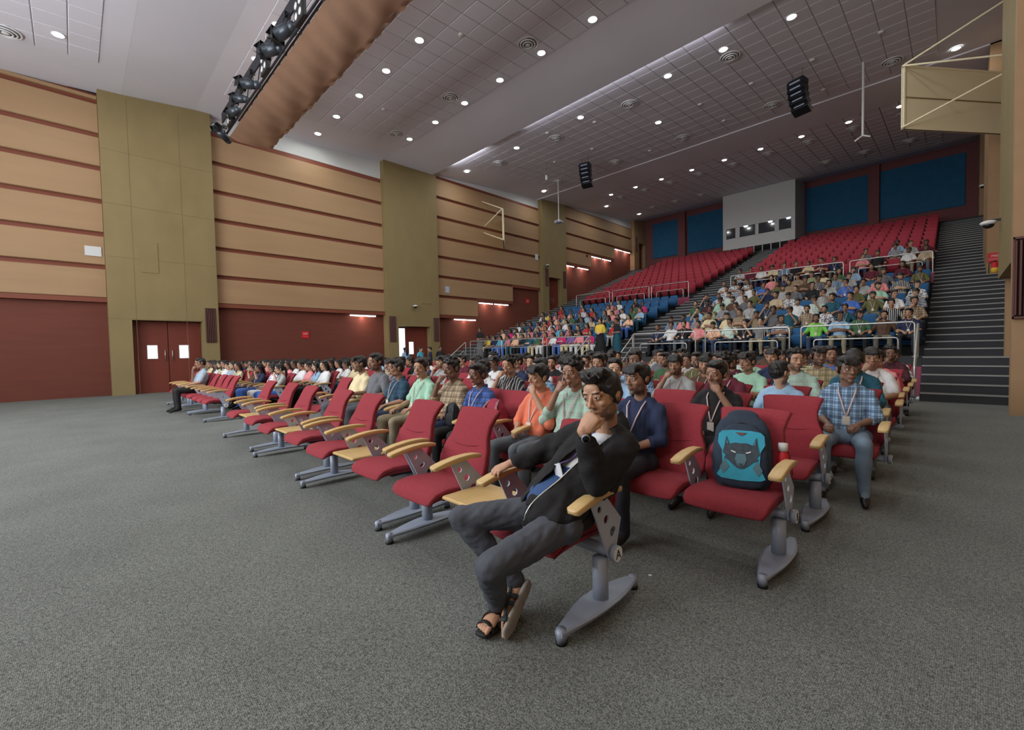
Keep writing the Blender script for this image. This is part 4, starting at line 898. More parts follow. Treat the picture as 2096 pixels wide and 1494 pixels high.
t = empty('ceiling_pole', (-2.63, 23.3, 9.85), 0, 'white ceiling pole with an empty forked bracket', 'bracket')
MB().mat(0, True).sweep([(0, 0, .1), (0, 0, cz(23.3)-9.85)], .04, 10, cap=1).obj('pole', M['white'], t)
MB().mat(0, True).sweep([(0, 0, .12), (-.22, -.16, -.08)], .035, 8).sweep([(0, 0, .12), (.22, .05, .02)], .035, 8).obj('fork', M['white'], t)
t = empty('ceiling_microphone', (-17.25, 20.5, 11.6), 0, 'small white cylinder hanging on a wire near the left array', 'sensor')
MB().mat(0, True).cyl((0, 0, 0), .07, .28, 12).obj('case', M['white'], t); MB().mat(0, True).sweep([(0, 0, .28), (0, 0, cz(20.5)-11.6)], .008, 6).obj('wire', M['black'], t)
def side_screen(xw, xi, y0, y1, z0, z1, label):
    """screen hinged off the side wall: free edge at (xi, y0), wall edge at (xw, y1)"""
    t = empty('side_screen', ((xw+xi)/2, (y0+y1)/2, (z0+z1)/2), 0, label, 'screen', 'projection screens bracketed to the side walls')
    d = Vector((xw-xi, y1-y0, 0)); w = d.length; a = math.atan2(d.y, d.x); h = z1-z0; Q = Matrix.Rotation(a, 4, 'Z')
    def A(mb, n, m): o = mb.obj(n, m, t); o.matrix_local = Q; return o
    s = 1 if xw > xi else -1
    A(MB().box(-w/2, w/2, -.02, .02, -h/2, h/2), 'screen_board', M['cream']); f = MB()
    for q in ((-w/2, -w/2+.06, -h/2, h/2), (w/2-.06, w/2, -h/2, h/2), (-w/2, w/2, -h/2, -h/2+.06), (-w/2, w/2, h/2-.06, h/2)): f.box(q[0], q[1], -.05, .05, q[2], q[3])
    A(f, 'frame', M['cream']); A(MB().box(-w/2, w/2, -.035 if s > 0 else .02, -.02 if s > 0 else .035, -.02, .02), 'seam', M['pillar'])
    def rod(p0, p1): MB().mat(0, True).sweep([p0, p1], .03, 8, cap=1).obj('stay_rod', M['cream'], t)
    c = Vector(((xw+xi)/2, (y0+y1)/2, (z0+z1)/2)); top = Vector((xi, y0-.05, z1-.03))-c; bot = Vector((xi, y0-.05, z0+.05))-c
    xx = xw-c.x+s*.16
    rod(top, Vector((xx, y0-.1-c.y, z1+.95-c.z))); rod(top, Vector((xx, y0+.1-c.y, z0+h*.62-c.z))); rod(bot, Vector((xx, y0-c.y, z0+h*.45-c.z)))
side_screen(1.26, -1.22, 20.2, 23.4, 8.66, 10.78, 'cream projection screen seen from behind, braced off the right wall')
side_screen(-22.75, -20.87, 20.3, 22.2, 8.66, 10.75, 'projection screen seen edge-on, braced off the left wall')
# ------------------------------------------------------------------ small wall fittings
def camdome(x, y, z, s, label):
    t = empty('security_camera', (x, y, z), 0, label, 'camera', 'dome cameras on the walls')
    MB().box(0 if s > 0 else -.3, .3 if s > 0 else 0, -.03, .03, .02, .07).obj('bracket', M['black'], t)
    MB().mat(0, True).ell((0, 0, 0), (.15, .15, .06), 14, 7).obj('case', M['white'], t); MB().mat(0, True).ell((0, 0, -.06), (.1, .1, .07), 14, 7).obj('dome', M['black'], t)
camdome(.62, 15.6, 4.25, 1, 'white dome camera on a black bracket at the right pillar')
camdome(1.1, 33, 9.3, 1, 'far dome camera above the top of the right stairs')
camdome(-22.3, 14.35, 4.15, -1, 'dome camera above the half open bright door')
camdome(-22.3, 26.45, 8.0, -1, 'dome camera beside the tall brown door')
def plaque(name, p, w, h, m, label, cat='sign', ax='x', txt=None, tm='white'):
    t = empty(name, p, 0, label, cat)
    if ax == 'x': MB().bbox(-.005, .02, -w/2, w/2, -h/2, h/2, .004).obj('plate', m, t)
    else: MB().bbox(-w/2, w/2, -.02, .005, -h/2, h/2, .004).obj('plate', m, t)
    if txt:
        for q, (s, sz, dz) in enumerate(txt): text(s, sz, M[tm], t, (.024, 0, dz) if ax == 'x' else (0, -.024, dz), (PI/2, 0, PI/2) if ax == 'x' else (PI/2, 0, 0))
    return t
plaque('wall_sign', (-22.99, 8.31, 2.42), .34, .34, M['red'], 'small red sign with white lettering on the red-brown left wall', txt=[('EXIT', .11, .05), ('- - -', .1, -.07)])
plaque('wall_sign', (-22.99, 24.8, 5.16), .36, .36, M['red'], 'red exit plate beside the blue seats on the left wall', txt=[('EXIT', .12, 0)])
plaque('number_plate', (-22.78, 17.06, 5.38), .34, .42, M['plate'], 'pale blue-grey plate reading 2 on the tan panel', txt=[('2', .36, 0)])
plaque('wall_speaker', (-22.77, .68, 5.47), .46, .36, M['plaster'], 'pale square wall box on the tan panel at the far left', 'speaker')
plaque('wall_speaker', (-22.77, 25.7, 8.6), .34, .44, M['plaster'], 'pale square wall box beside the third pillar', 'speaker')
plaque('wall_switch', (-22.99, 21.3, 2.1), .16, .16, M['cap'], 'small white switch on the red wall above the girls', 'switch')
plaque('wall_switch', (-22.99, 35.8, 6.9), .2, .2, M['cap'], 'small white switch on the red wall by the far stairs', 'switch')
plaque('wall_vent_plug', (-22.77, 30.9+1.5, 9.6), .2, .2, M['black'], 'small black round fitting on the rear tan panel', 'fitting')
plaque('wall_sign', (1.22, 25.97, 4.72), .40, .38, M['red'], 'red fire sign above the extinguisher on the right pillar', ax='y', txt=[('FIRE', .11, .06), ('EXTINGUISHER', .05, -.06)])
t = empty('fire_extinguisher', (1.22, 25.86, 3.98), 0, 'red fire extinguisher hanging on the right pillar', 'extinguisher')
MB().mat(0, True).cyl((0, 0, 0), .11, .48, 18).ell((0, 0, .48), (.11, .11, .08), 18, 8).obj('cylinder', M['red'], t); MB().mat(0, True).cyl((0, 0, .12), .112, .2, 18).obj('label_band', mat('label_band', (230, 190, 60)), t)
MB().box(-.03, .03, -.1, .05, .55, .6).obj('lever', M['black'], t); utube([(0, -.02, .58), (-.16, -.05, .55), (-.17, -.03, .1)], .014).obj('hose', M['black'], t)
# ------------------------------------------------------------------ the front man in the black jacket
def foot_mb(side=1):
    mb = MB(); mb.sweep([(0, -.035, .030), (0, .02, .035), (side*-.004, .10, .034), (side*-.006, .155, .022)], [(.029, .030), (.031, .034), (.040, .028), (.043, .018)], 12, (1, 0, 0))
    mb.sweep([(0, .0, .04), (0, .005, .10)], [(.031, .036), (.031, .036)], 12, (1, 0, 0))
    for k, (x, L, r) in enumerate([(-.031, .050, .0125), (-.011, .046, .0095), (.006, .040, .009), (.021, .033, .0085), (.034, .026, .008)]): mb.sweep([(side*x, .150, .020), (side*x*1.08, .150+L*.6, .022), (side*x*1.08, .150+L, .014)], [r*1.0, r, r*.9], 8)
    return mb
SOLE = mat('sandal_sole', (150, 146, 140), .8, noise=(30, .15)); STRAP = mat('sandal_strap', (34, 44, 48), .7); STRAPB = mat('sandal_dark', (24, 24, 26), .7)
def sandal(t, Mx, side, sole, strap, name='sandal'):
    mb = MB().mat(0, True); out = []
    mb.sweep([(0, -.062, -.008), (0, -.02, -.008), (side*-.002, .06, -.008), (side*-.004, .14, -.008), (side*-.002, .206, -.004)], [(.030, .014), (.037, .015), (.040, .014), (.051, .013), (.036, .011)], 20, (1, 0, 0), 2, sq=.6)
    o = mb.obj(name, [sole], t); o.matrix_local = Mx
    def band(pts, w=.011): MB().mat(0, True).sweep(pts, [(w, .0035)]*len(pts), 8, (0, 1, 0)).obj('strap', [strap], o)
    def arc(y, w, h, dy=0): return [(w*math.cos(a), y+dy*(math.cos(a)), h*math.sin(a)) for a in [PI*k/8 for k in range(9)]]
    band(arc(.165, .050, .044), .013); band(arc(.105, .048, .066, .02), .012); band(arc(.035, .042, .082, -.01), .012)
    band([(.030*math.cos(a), -.028+.03*-math.sin(a)-.002, .075) for a in [PI*k/6 for k in range(7)]], .010)
    for s in (-1, 1): band([(s*.044, .165, .012), (s*.043, .10, .028), (s*.036, .02, .05), (s*.03, -.03, .075)], .009)
    return o
HQ = pz(pel=(-1.545, 1.82, .545), belly=(-1.505, 1.93, .66), chest=(-1.425, 2.015, .78), up=(-1.385, 2.07, .88), nb=(-1.335, 2.065, .982), head=(-1.292, 1.955, 1.196), yaw=-2, pitch=9, roll=-7, hsc=1.10,
        shL=(-1.215, 2.06, .925), shR=(-1.53, 2.10, .945), elL=(-1.262, 1.86, .778), elR=(-1.76, 2.04, .825), wrL=(-1.268, 1.752, 1.050), wrR=(-1.93, 1.88, .742), hdL=(.42, .40, .82), hdR=(-.35, -.85, -.28), hnL=(.02, -1, .08), hnR=(.1, -.3, 1), cL=78, cR=38, tfL=1, tfR=-1,
        thL=(-1.43, 1.78, .53), thR=(-1.62, 1.78, .545), knL=(-1.475, 1.305, .458), knR=(-1.895, 1.475, .53), anL=(-1.665, 1.52, .135), anR=(-1.66, 1.655, .185), toL=(-1.65, 1.3, .03), toR=(-1.56, 1.43, .03))
FL = frame((-1.695, 1.590, .030), (.22, -1, 0), (0, 0, 1)); FR_ = frame((-1.600, 1.640, .150), (-1.530+1.600, 1.41-1.640, .045-.165), (-.93, .02, .20))@Matrix.Scale(1.08, 4)
hero = empty('person', (-1.5, 1.95, 0), 0, 'young bearded man in black zip jacket and grey jeans, fist at mouth, front end seat', 'person')
IV = Matrix.Translation((1.5, -1.95, 0))
def hput(name, me, parent=hero): o = mobj(name, me, parent); o.matrix_local = IV if parent is hero else Matrix(); return o
mb = MB(); HM = headM(HQ); ext(mb, head_mb(), HM); nt = HM@Vector((0, .022, -.055))
mb.sweep([HQ['nb'], lerp(HQ['nb'], nt, .5), nt], [(.060, .058), (.053, .055), (.052, .056)], 16)
mb.sweep([HQ['pel'], HQ['belly'], HQ['chest'], HQ['up'], HQ['nb']], [(.10, .08), (.10, .08), (.12, .085), (.11, .085), (.060, .058)], 14, Vector(HQ['shL'])-Vector(HQ['shR']))
for s in 'LR':
    sh, el, wr = HQ['sh'+s], HQ['el'+s], HQ['wr'+s]; sd = 1 if s == 'L' else -1
    limb(mb, [HQ['up'], sh, lerp(sh, el, .5), el], [.04, .044, .042, .038]); limb(mb, [el, lerp(el, wr, .35), lerp(el, wr, .8), wr], [.038, .037, .029, .026])
    ext(mb, hand_mb(HQ['c'+s], sd if s == 'L' else -sd, 20 if s == 'L' else 24, s=1.12 if s == 'L' else 1.04), frame(wr, HQ['hd'+s], HQ['hn'+s]))
    limb(mb, [HQ['pel'], HQ['th'+s], HQ['kn'+s]], [.06, .06, .045]); limb(mb, [HQ['kn'+s], lerp(HQ['kn'+s], HQ['an'+s], .4), HQ['an'+s], (FL if s == 'L' else FR_)@Vector((0, .0, .06))], [.045, .042, .033, .034])
    ext(mb, foot_mb(sd), FL if s == 'L' else FR_)
me = paint(remesh(mb, 'body', [skin_mat('skin_front', (190, 146, 118), True, (158, 100, 90))], .0042, 2, None, None, .4), HM)
hput('body', me)
for sd in (-1, 1): e = hput('eye', EYE); e.matrix_local = IV@HM@Matrix.Translation((sd*.0315, -.0768, .0112))
hm = hair_mesh('quiff', 'hair', .005); h = hput('hair', hm); h.matrix_local = IV@HM@Matrix.Translation((0, -.004, -.002))@Matrix.Scale(1.05, 4)
JEAN = mat('grey_jeans', (74, 78, 88), .85, noise=(6, .22), bump=(240, .5)); JKT = mat('black_jacket', (24, 23, 26), .9, noise=(5, .12), bump=(160, .35)); RIB = mat('jacket_rib', (20, 20, 23), .9, bump=(20, .9, (12, 12, .5)))
mb = MB(); mb.sweep([Vector(HQ['thR'])+Vector((-.02, 0, 0)), HQ['pel'], Vector(HQ['thL'])+Vector((.02, 0, 0))], [.10, .112, .10], 14)
for s in 'LR':
    th, kn, an = HQ['th'+s], HQ['kn'+s], HQ['an'+s]
    limb(mb, [th, lerp(th, kn, .5), kn], [.094, .083, .069], 16); limb(mb, [kn, lerp(kn, an, .35), lerp(kn, an, .8), lerp(kn, an, 1.0)], [.068, .066, .054, .052], 16)
    mb.ell(lerp(kn, th, .02), (.069, .069, .069))
pm = remesh(mb, 'jeans', [JEAN], .0085, 3); disp(pm, .003, 30, 8); disp(pm, .0025, 75, 4); jeans = hput('jeans', pm)
def torso_shell(grow, z0): 
    mb = MB(); q = HQ; side = Vector(q['shL'])-Vector(q['shR']); P = [Vector(p) for p in (q['pel'], q['belly'], q['chest'], q['up'], q['nb'])]; P[0] = P[0]+Vector((0.02, .0, z0))
    rr = [(.176, .165), (.160, .142), (.166, .130), (.160, .110), (.082, .068)]; mb.sweep(P, [(a+grow, b+grow) for a, b in rr], 22, side, sq=.85)
    side.normalize(); mb.sweep([Vector(q['shR'])+side*.01, lerp(q['shR'], q['nb'], .5)+Vector((0, 0, .02)), Vector(q['nb'])+Vector((0, 0, -.01)), lerp(q['shL'], q['nb'], .5)+Vector((0, 0, .02)), Vector(q['shL'])-side*.01], [.056+grow, .054+grow, .060+grow, .054+grow, .056+grow], 14); return mb
tsb = torso_shell(-.022, .05); tsb.ell(Vector(HQ['nb'])+Vector((.0, -.012, -.022)), (.088, .086, .040))
ts = remesh(tsb, 'tshirt', [mat('tshirt_white', (206, 208, 212), .85), mat('shirt_denim_blue', (48, 78, 124), .85, bump=(200, .4))], .009, 3, None, lambda c: (c[:, 2] < .80).astype(int)); disp(ts, .004, 26, 3); hput('tshirt', ts)
mb = torso_shell(.024, .0); mb.ell((-1.440, 1.80, .575), (.110, .165, .090))
for s in 'LR':
    sh, el, wr = HQ['sh'+s], HQ['el'+s], HQ['wr'+s]; mb.ell(el, (.071, .071, .068)); mb.ell(sh, (.074, .074, .070))
    limb(mb, [sh, lerp(sh, el, .5), el], [.082, .080, .072], 16); limb(mb, [el, lerp(el, wr, .45), lerp(el, wr, .72)], [.072, .064, .054], 16)
jk = remesh(mb, 'jacket', [JKT], .008, 3); disp(jk, .007, 20, 11, (1, 1, .7)); disp(jk, .004, 44, 6)
S_ = (Vector(HQ['shL'])-Vector(HQ['shR'])).normalized(); 
def axis(z):
    P = [HQ['pel'], HQ['belly'], HQ['chest'], HQ['up'], HQ['nb']]
    return Vector((np.interp(z, [p[2] for p in P], [p[0] for p in P]), np.interp(z, [p[2] for p in P], [p[1] for p in P]), z))
F_ = Vector((S_.y, -S_.x, 0)).normalized()
def edges(z): return float(np.interp(z, [.5, .62, .8, .92, 1.0], [-.10, -.10, -.09, -.05, -.075])), float(np.interp(z, [.5, .62, .8, .95, 1.0], [.0, .0, .015, .06, .09]))
bm_ = bmesh.new(); bm_.from_mesh(jk); kill = []
for f in bm_.faces:
    c = f.calc_center_median(); d = c-axis(c.z); u, fr = d.dot(S_), d.dot(F_); a, b = edges(c.z)
    if fr > .03 and a < u < b and .5 < c.z < 1.02 and fr < .25: kill.append(f)
    elif c.z > .975 and (c-Vector(HQ['nb'])).length < .085: kill.append(f)
kill += [f for f in bm_.faces if f not in set(kill) and f.calc_center_median().z < .520 and (f.calc_center_median()-axis(.52)).length < .33]
bmesh.ops.delete(bm_, geom=list(set(kill)), context='FACES')
for it in range(14):                    # even out the cut edges
    new = {}
    for v in bm_.verts:
        be = [e for e in v.link_edges if e.is_boundary]
        if len(be) == 2: new[v] = v.co*.4+(be[0].other_vert(v).co+be[1].other_vert(v).co)*.3
    for v, c in new.items(): v.co = c
HEMV = [v.co.copy() for v in bm_.verts if v.is_boundary and v.co.z < .56]
bm_.to_mesh(jk); bm_.free()
jo = hput('jacket', jk); md = jo.modifiers.new('thickness', 'SOLIDIFY'); md.thickness = .006; md.offset = -1
V = [v.co.copy() for v in jk.vertices]
zp = []
for z in np.linspace(.53, .95, 24):
    b = edges(z)[1]; best = min((v for v in V if abs(v.z-z) < .012 and (v-axis(v.z)).dot(F_) > .03), key=lambda v: abs((v-axis(v.z)).dot(S_)-b), default=None)
    if best is not None: zp.append(best+F_*.003)
zp = [sum((zp[max(0, min(len(zp)-1, i+k))] for k in (-2, -1, 0, 1, 2)), Vector())/5 for i in range(len(zp))]
zi = hput('zip', MB().mat(0, True).sweep(zp, .0042, 8).mesh('zip', [M['steel']]))
hput('zip_pull', MB().box(-.006, .006, -.004, .004, -.03, .012, Matrix.Translation(zp[0])).mesh('zip_pull', [M['steel']]))
def ring(name, c, d, r, w, m, par=hero, n=26, th=.005):
    d = Vector(d).normalized(); u = d.orthogonal().normalized(); v = d.cross(u)
    pts = [Vector(c)+u*r*math.cos(2*PI*k/n)+v*r*math.sin(2*PI*k/n) for k in range(n)]; mb = MB().mat(0, True); mb.sweep(pts, (w, th), 8, d, closed=True) if False else mb.sweep(pts, [(w, th)]*n, 8, d, closed=True); return hput(name, mb.mesh(name, [m]), par)
for s in 'LR':
    el, wr = HQ['el'+s], HQ['wr'+s]; d = Vector(wr)-Vector(el); ring('cuff', lerp(el, wr, .74), d, .043, .020, RIB, th=.007)
dW = Vector(HQ['wrL'])-Vector(HQ['elL']); wc = lerp(HQ['elL'], HQ['wrL'], .90); wt = empty('wrist_watch', wc, 0); wt.parent = hero; wt.location = IV@wc
ca = Vector((.62, -.78, .05)); ca = (ca-dW.normalized()*ca.dot(dW.normalized())).normalized()
def loc0(me, name): o = mobj(name, me, wt); return o
u = dW.normalized(); v = ca; n = 24; w_ = u.cross(v)
loc0(MB().mat(0, True).sweep([(v*math.cos(2*PI*k/n)+w_*math.sin(2*PI*k/n))*.0315 for k in range(n)], [(.0095, .0028)]*n, 8, u, closed=True).mesh('band', [M['black']]), 'band')
fm = frame(v*.030, u, v); q_ = MB(); q_.mat(0, True).cyl((0, 0, 0), .021, .010, 24); q_.mat(1, True).cyl((0, 0, .010), .0175, .0015, 24)
o = loc0(q_.mesh('dial', [M['alum'], mat('dial_black', (14, 14, 18), .15)]), 'dial'); o.matrix_local = fm
ring('wrist_thread', lerp(HQ['elR'], HQ['wrR'], .86), Vector(HQ['wrR'])-Vector(HQ['elR']), .030, .0022, M['red'], th=.0022)
ic = axis(.77)+F_*.165-S_*.055
cd = MB().box(-.028, .028, -.003, .003, -.05, .05, frame(ic, (0, 0, 1), F_)@Matrix.Rotation(R(90), 4, 'X')@Matrix.Rotation(R(20), 4, 'Y')); hput('id_card', cd.mesh('id_card', [mat('card_white', (222, 224, 230), .3)]))
lp = [Vector(HQ['nb'])+Vector((-.05, -.045, .01)), axis(.9)+F_*.128-S_*.035, axis(.84)+F_*.142-S_*.05, ic+Vector((0, 0, .05))]
hput('lanyard', MB().mat(0, True).sweep(lp, [(.008, .002)]*4, 6, S_).mesh('lanyard', [mat('lanyard_violet', (92, 76, 130), .6)]))
for sd, F__, so, st in ((1, FL, STRAPB, STRAPB), (-1, FR_, SOLE, STRAP)): o = sandal(hero, IV@F__, sd, so, st)
hc = sum(HEMV, Vector())/len(HEMV); HEMV.sort(key=lambda p: math.atan2((p-hc).dot(F_)*-1, (p-hc).dot(S_)))
hs = []
for k in range(48):
    a0 = -PI+2*PI*k/48; g = [p for p in HEMV if abs((math.atan2(-(p-hc).dot(F_), (p-hc).dot(S_))-a0+PI) % (2*PI)-PI) < .09]
    if g: g = sum(g, Vector())/len(g); hs.append(g+(g-hc)*Vector((1, 1, 0))*.02+Vector((0, 0, .018)))
    else: hs.append(None)
i0 = next((i for i in range(48) if hs[i-1] is None and hs[i] is not None), 0); hs = [p for p in hs[i0:]+hs[:i0] if p is not None]
hput('hem_band', MB().mat(0, True).sweep(hs, [(.032, .006)]*len(hs), 8, (0, 0, 1)).mesh('hem_band', [RIB]))
# ------------------------------------------------------------------ seated audience
random.seed(7)
NUM = ['one', 'two', 'three', 'four', 'five', 'six', 'seven', 'eight', 'nine', 'ten', 'eleven', 'twelve']
def nth(n): return ORD[n]
MS = ['white', 'cream', 'lightgrey', 'black', 'navy', 'teal', 'paleblue', 'green', 'maroon', 'pink', 'olive', 'mint', 'grey', 'beige', 'blue', 'check:paleblue,navy', 'check:beige,brown', 'check:navy,teal', 'hstripe:navy,white', 'vstripe:white,grey', 'print:white,navy', 'check:mint,white', 'check:black,maroon', 'hstripe:green,cream', 'vstripe:black,white', 'white', 'black', 'navy', 'lightgrey', 'brown']
FS = ['pink', 'cream', 'white', 'teal', 'yellow', 'magenta', 'purple', 'paleblue', 'black', 'peach', 'red', 'print:white,purple', 'print:cream,teal', 'print:pink,maroon', 'green', 'orange', 'navy', 'white', 'beige', 'cyan']
FSM = ['white', 'black', 'cream', 'paleblue', 'lightgrey', 'print:white,purple', 'black', 'beige', 'print:cream,teal', 'navy', 'white', 'mint', 'pink', 'brown']
MP = ['lap', 'lapturn', 'arms', 'fold', 'foldturn', 'chinr', 'chinl', 'down', 'lap', 'arms']; FP = ['flap', 'flapturn', 'fchinr', 'ffold', 'flap']
MH = ['short', 'crop', 'curly', 'fringe', 'short', 'fringe']; FH = ['long', 'pony', 'loose', 'long', 'pony']
def male(x, y, z, where, group, **k):
    a = dict(pose=random.choice(MP), shirt=random.choice(MS), sleeve=random.choice(['short', 'roll']), hair=random.choice(MH), skin=random.choice([0, 0, 1, 1, 2, 3]), pants=random.randrange(6), beard=random.random() < .45, lany=random.random() < .5, s=random.uniform(.98, 1.07), rz=R(random.uniform(-7, 7)), mirror=False); a.update(k)
    return person(x, y, z, where=where, group=group, **a)
def female(x, y, z, where, group, **k):
    a = dict(pose=random.choice(FP), shirt=random.choice(FS), hair=random.choice(FH), skin=random.choice([0, 0, 1, 2, 3]), lany=random.random() < .4, s=random.uniform(.92, .99), rz=R(random.uniform(-7, 7)), mirror=random.random() < .5); a.update(k)
    return person(x, y, z, where=where, group=group, **a)
R2 = {2: dict(pose='lap', shirt='navy', sleeve='roll', hair='fringe', skin=1, pants=0, beard=True, lany=True, s=1.0), 3: dict(pose='chinr', shirt='check:lightgrey,mint', sleeve='roll', hair='curly', skin=1, pants=4, beard=False, lany=True, s=1.03),
      4: dict(pose='chinl', shirt='orange', sleeve='roll', hair='fringe', skin=0, pants=4, beard=False, lany=True, s=.985), 6: dict(pose='arms', shirt='check:blue,navy', sleeve='roll', hair='short', skin=3, pants=3, beard=False, lany=True, s=.98),
      7: dict(pose='chinr', shirt='check:beige,brown', sleeve='roll', hair='curly', skin=3, pants=1, beard=False, lany=False, s=1.03), 8: dict(pose='lapturn', shirt='mint', sleeve='short', hair='crop', skin=0, pants=5, beard=False, lany=True, s=1.03, hairm=HAIRB),
      9: dict(pose='lap', shirt='check:navy,teal', sleeve='short', hair='short', skin=1, pants=1, beard=False, lany=True, s=1.02), 10: dict(pose='arms', shirt='grey', sleeve='short', hair='crop', skin=1, pants=4, beard=True, lany=False, s=1.09), 11: dict(pose='lap', shirt='cream', sleeve='roll', hair='fringe', skin=1, pants=4, beard=True, lany=False, s=1.06)}
for i, kw in R2.items():
    x = SEATX['R', 1][i]; male({2: -1.84, 3: -2.52, 4: -2.97, 6: -3.96, 7: -4.5}.get(i, x), ROWY[1]+rowshift(x), 0, 'floor row two, %s seat from right' % nth(i), 'audience on the floor', near=True, rz=0, **kw)
R3 = {1: dict(pose='chinl', shirt='black', sleeve='roll', hair='short', skin=1, pants=3, beard=True, lany=True, s=.99), 2: None, 3: dict(shirt='paleblue', pose='foldturn', lany=False, beard=False), 5: dict(shirt='check:teal,paleblue', beard=True, pose='lap'), 6: dict(shirt='vstripe:black,lightgrey', pose='chinr', beard=False), 7: dict(shirt='white'), 0: None}
R4 = {0: dict(pose='lapturn', shirt='check:paleblue,navy', sleeve='roll', hair='fringe', skin=3, pants=6, beard=False, lany=True, s=1.0), 1: dict(pose='away', shirt='paleblue', sleeve='short', hair='crop', s=.96, lany=False), 2: dict(pose='lap', shirt='maroon', sleeve='roll', hair='curly', beard=False), 3: dict(pose='chinr', shirt='lightgrey', sleeve='short', hair='fringe', beard=True)}
R5 = {0: dict(pose='down', shirt='teal', sleeve='roll', lany=True, s=1.05, hair='short'), 1: dict(shirt='check:mint,lightgrey', pose='lapturn', beard=True), 2: dict(shirt='mint', pose='fold')}
R6 = {0: dict(pose='chinr', shirt='white', sleeve='short', s=1.05), 1: dict(shirt='check:beige,olive', pose='lapturn', beard=True), 2: dict(shirt='navy')}
SPEC = {2: R3, 3: R4, 4: R5, 5: R6}
for r in range(2, 10):
    for i, x in enumerate(SEATX['R', r]):
        k = SPEC.get(r, {}).get(i, 0)
        if k is None: continue
        if k == 0:
            if random.random() < (.14 if r < 7 else .42): continue
            k = {}
        male(x, ROWY[r]+rowshift(x), 0, 'floor row %s, %s from right' % (NUM[r], nth(i)), 'audience on the floor', near=(r < 5 and i < 8), **k)
for r in range(1, 7):
    for i, x in enumerate(SEATX['L', r]):
        if random.random() < (.12 if r < 4 else .32): continue
        k = {}
        if r == 1 and i in (0,): k = dict(shirt='lightgrey', hair='pony', pose='fchinr')
        if r == 1 and i in (1, 2): k = dict(shirt='print:white,purple', hair='long')
        k.setdefault('shirt', random.choice(FSM)); female(x, ROWY[r]+rowshift(x), 0, 'left floor row %s, %s from aisle' % (NUM[r], nth(i)), 'audience on the left floor block', **k)
x = -14.6+.25; male(-14.35, 2.0+rowshift(x), 0, 'front row left of the aisle', None, pose='chinr', shirt='check:paleblue,lightgrey', sleeve='short', hair='crop', skin=1, pants=3, beard=False, lany=True, s=1.06, near=True, rz=0, prefix='person in pale blue striped shirt and dark trousers')
OCC = set()
BR0 = ['navy', 'brown', 'green', 'paleblue', 'lime', None, 'hstripe:navy,white', 'vstripe:black,white', 'black', 'check:mint,white', 'peach', 'pink', 'black', 'white', 'navy']
for j in range(7):
    for i, x in enumerate(RX):
        if j == 0:
            if BR0[i] is None: continue
            k = dict(shirt=BR0[i], lany=i % 2 == 0)
        else:
            k = {}
            if random.random() < .12 or (j > 4 and i < 4 and random.random() < .5): continue
        OCC.add(('R', j, i)); male(x+random.uniform(-.06, .06), hipY(j)+.02, tz(j), 'blue row %s, %s from right' % (NUM[j], nth(i)), 'audience in the right blue block', **k)
    for i, x in enumerate(LX):
        dens = [1, .97, .95, .88, .6, .22, .0][j]
        if j == 5 and i in (3, 5): dens = 1
        if j == 4 and i == 1: dens = 1
        if random.random() > dens: continue
        OCC.add(('L', j, i)); female(x+random.uniform(-.06, .06), hipY(j)+.02, tz(j), 'left blue row %s, %s from aisle' % (NUM[j], nth(i)), 'audience in the left blue block')
REDP = [(8, 0, 'beige'), (8, 1, 'white'), (8, 3, 'black'), (8, 4, 'pink'), (8, 6, 'navy'), (8, 7, 'maroon'), (8, 8, 'cream'), (8, 9, 'black'), (8, 10, 'check:paleblue,navy'), (8, 11, 'cream'), (8, 12, 'white'), (8, 13, 'maroon'), (8, 14, 'print:white,navy'), (9, 2, 'hstripe:navy,white'), (9, 0, 'maroon'), (9, 1, 'lightgrey'), (10, 2, 'paleblue'), (9, 4, 'grey')]
for j, i, c in REDP:
    OCC.add(('R', j, i)); male(RX[i], hipY(j)+.02, tz(j), 'red row %s, %s from right' % (NUM[j-8], nth(i)), 'audience in the red seats', shirt=c)
# ------------------------------------------------------------------ folding seats: the ones that show, and the rest as two masses
cnt = 0; mass = {'b': [], 'r': []}
cand = []
for j in list(range(7))+list(range(8, 19)):
    for blk, X in (('R', RX), ('L', LX)):
        for i, x in enumerate(X):
            if j == 18 and -14.1 < x < -8.2: continue
            occ = (blk, j, i) in OCC; d = math.hypot(x, hipY(j)); cand.append((d+(100 if occ else 0), j, blk, i, x, occ))
cand.sort()
for d, j, blk, i, x, occ in cand:
    if cnt < 298:
        cnt += 1; col = 'blue' if j < 7 else 'red'
        o = mobj('folding_seat', FB if j < 7 else FR, None, (x, hipY(j), tz(j)))
        tag(o, 'empty %s folding seat, %s block, row %s of its colour, %s from the centre aisle' % (col, 'right' if blk == 'R' else 'left', NUM[j if j < 7 else j-8], nth((len(X)-1-i) if blk == 'R' else i)), 'chair', '%s folding seats of the %s block' % (col, 'right' if blk == 'R' else 'left'))
        if occ: o['label'] = o['label'].replace('empty', 'occupied')
    else: mass['b' if j < 7 else 'r'].append((x, hipY(j), tz(j)))
def lump(src, places, name, label):
    n = len(src.vertices); c = np.empty(n*3); src.vertices.foreach_get('co', c); c = c.reshape(-1, 3)
    V = np.concatenate([c+np.array(p) for p in places]); F = [tuple(p.vertices) for p in src.polygons]; mi = [p.material_index for p in src.polygons]
    me = bpy.data.meshes.new(name); me.from_pydata(V.tolist(), [], [tuple(k*n+i for i in f) for k in range(len(places)) for f in F])
    for m in src.materials: me.materials.append(m)
    me.polygons.foreach_set('material_index', mi*len(places)); me.polygons.foreach_set('use_smooth', [True]*len(me.polygons)); me.update()
    tag(mobj(name, me), label, 'chair', None, 'stuff')
lump(FB, mass['b'], 'seat_bank', 'blue folding seats hidden behind the people sitting in them')
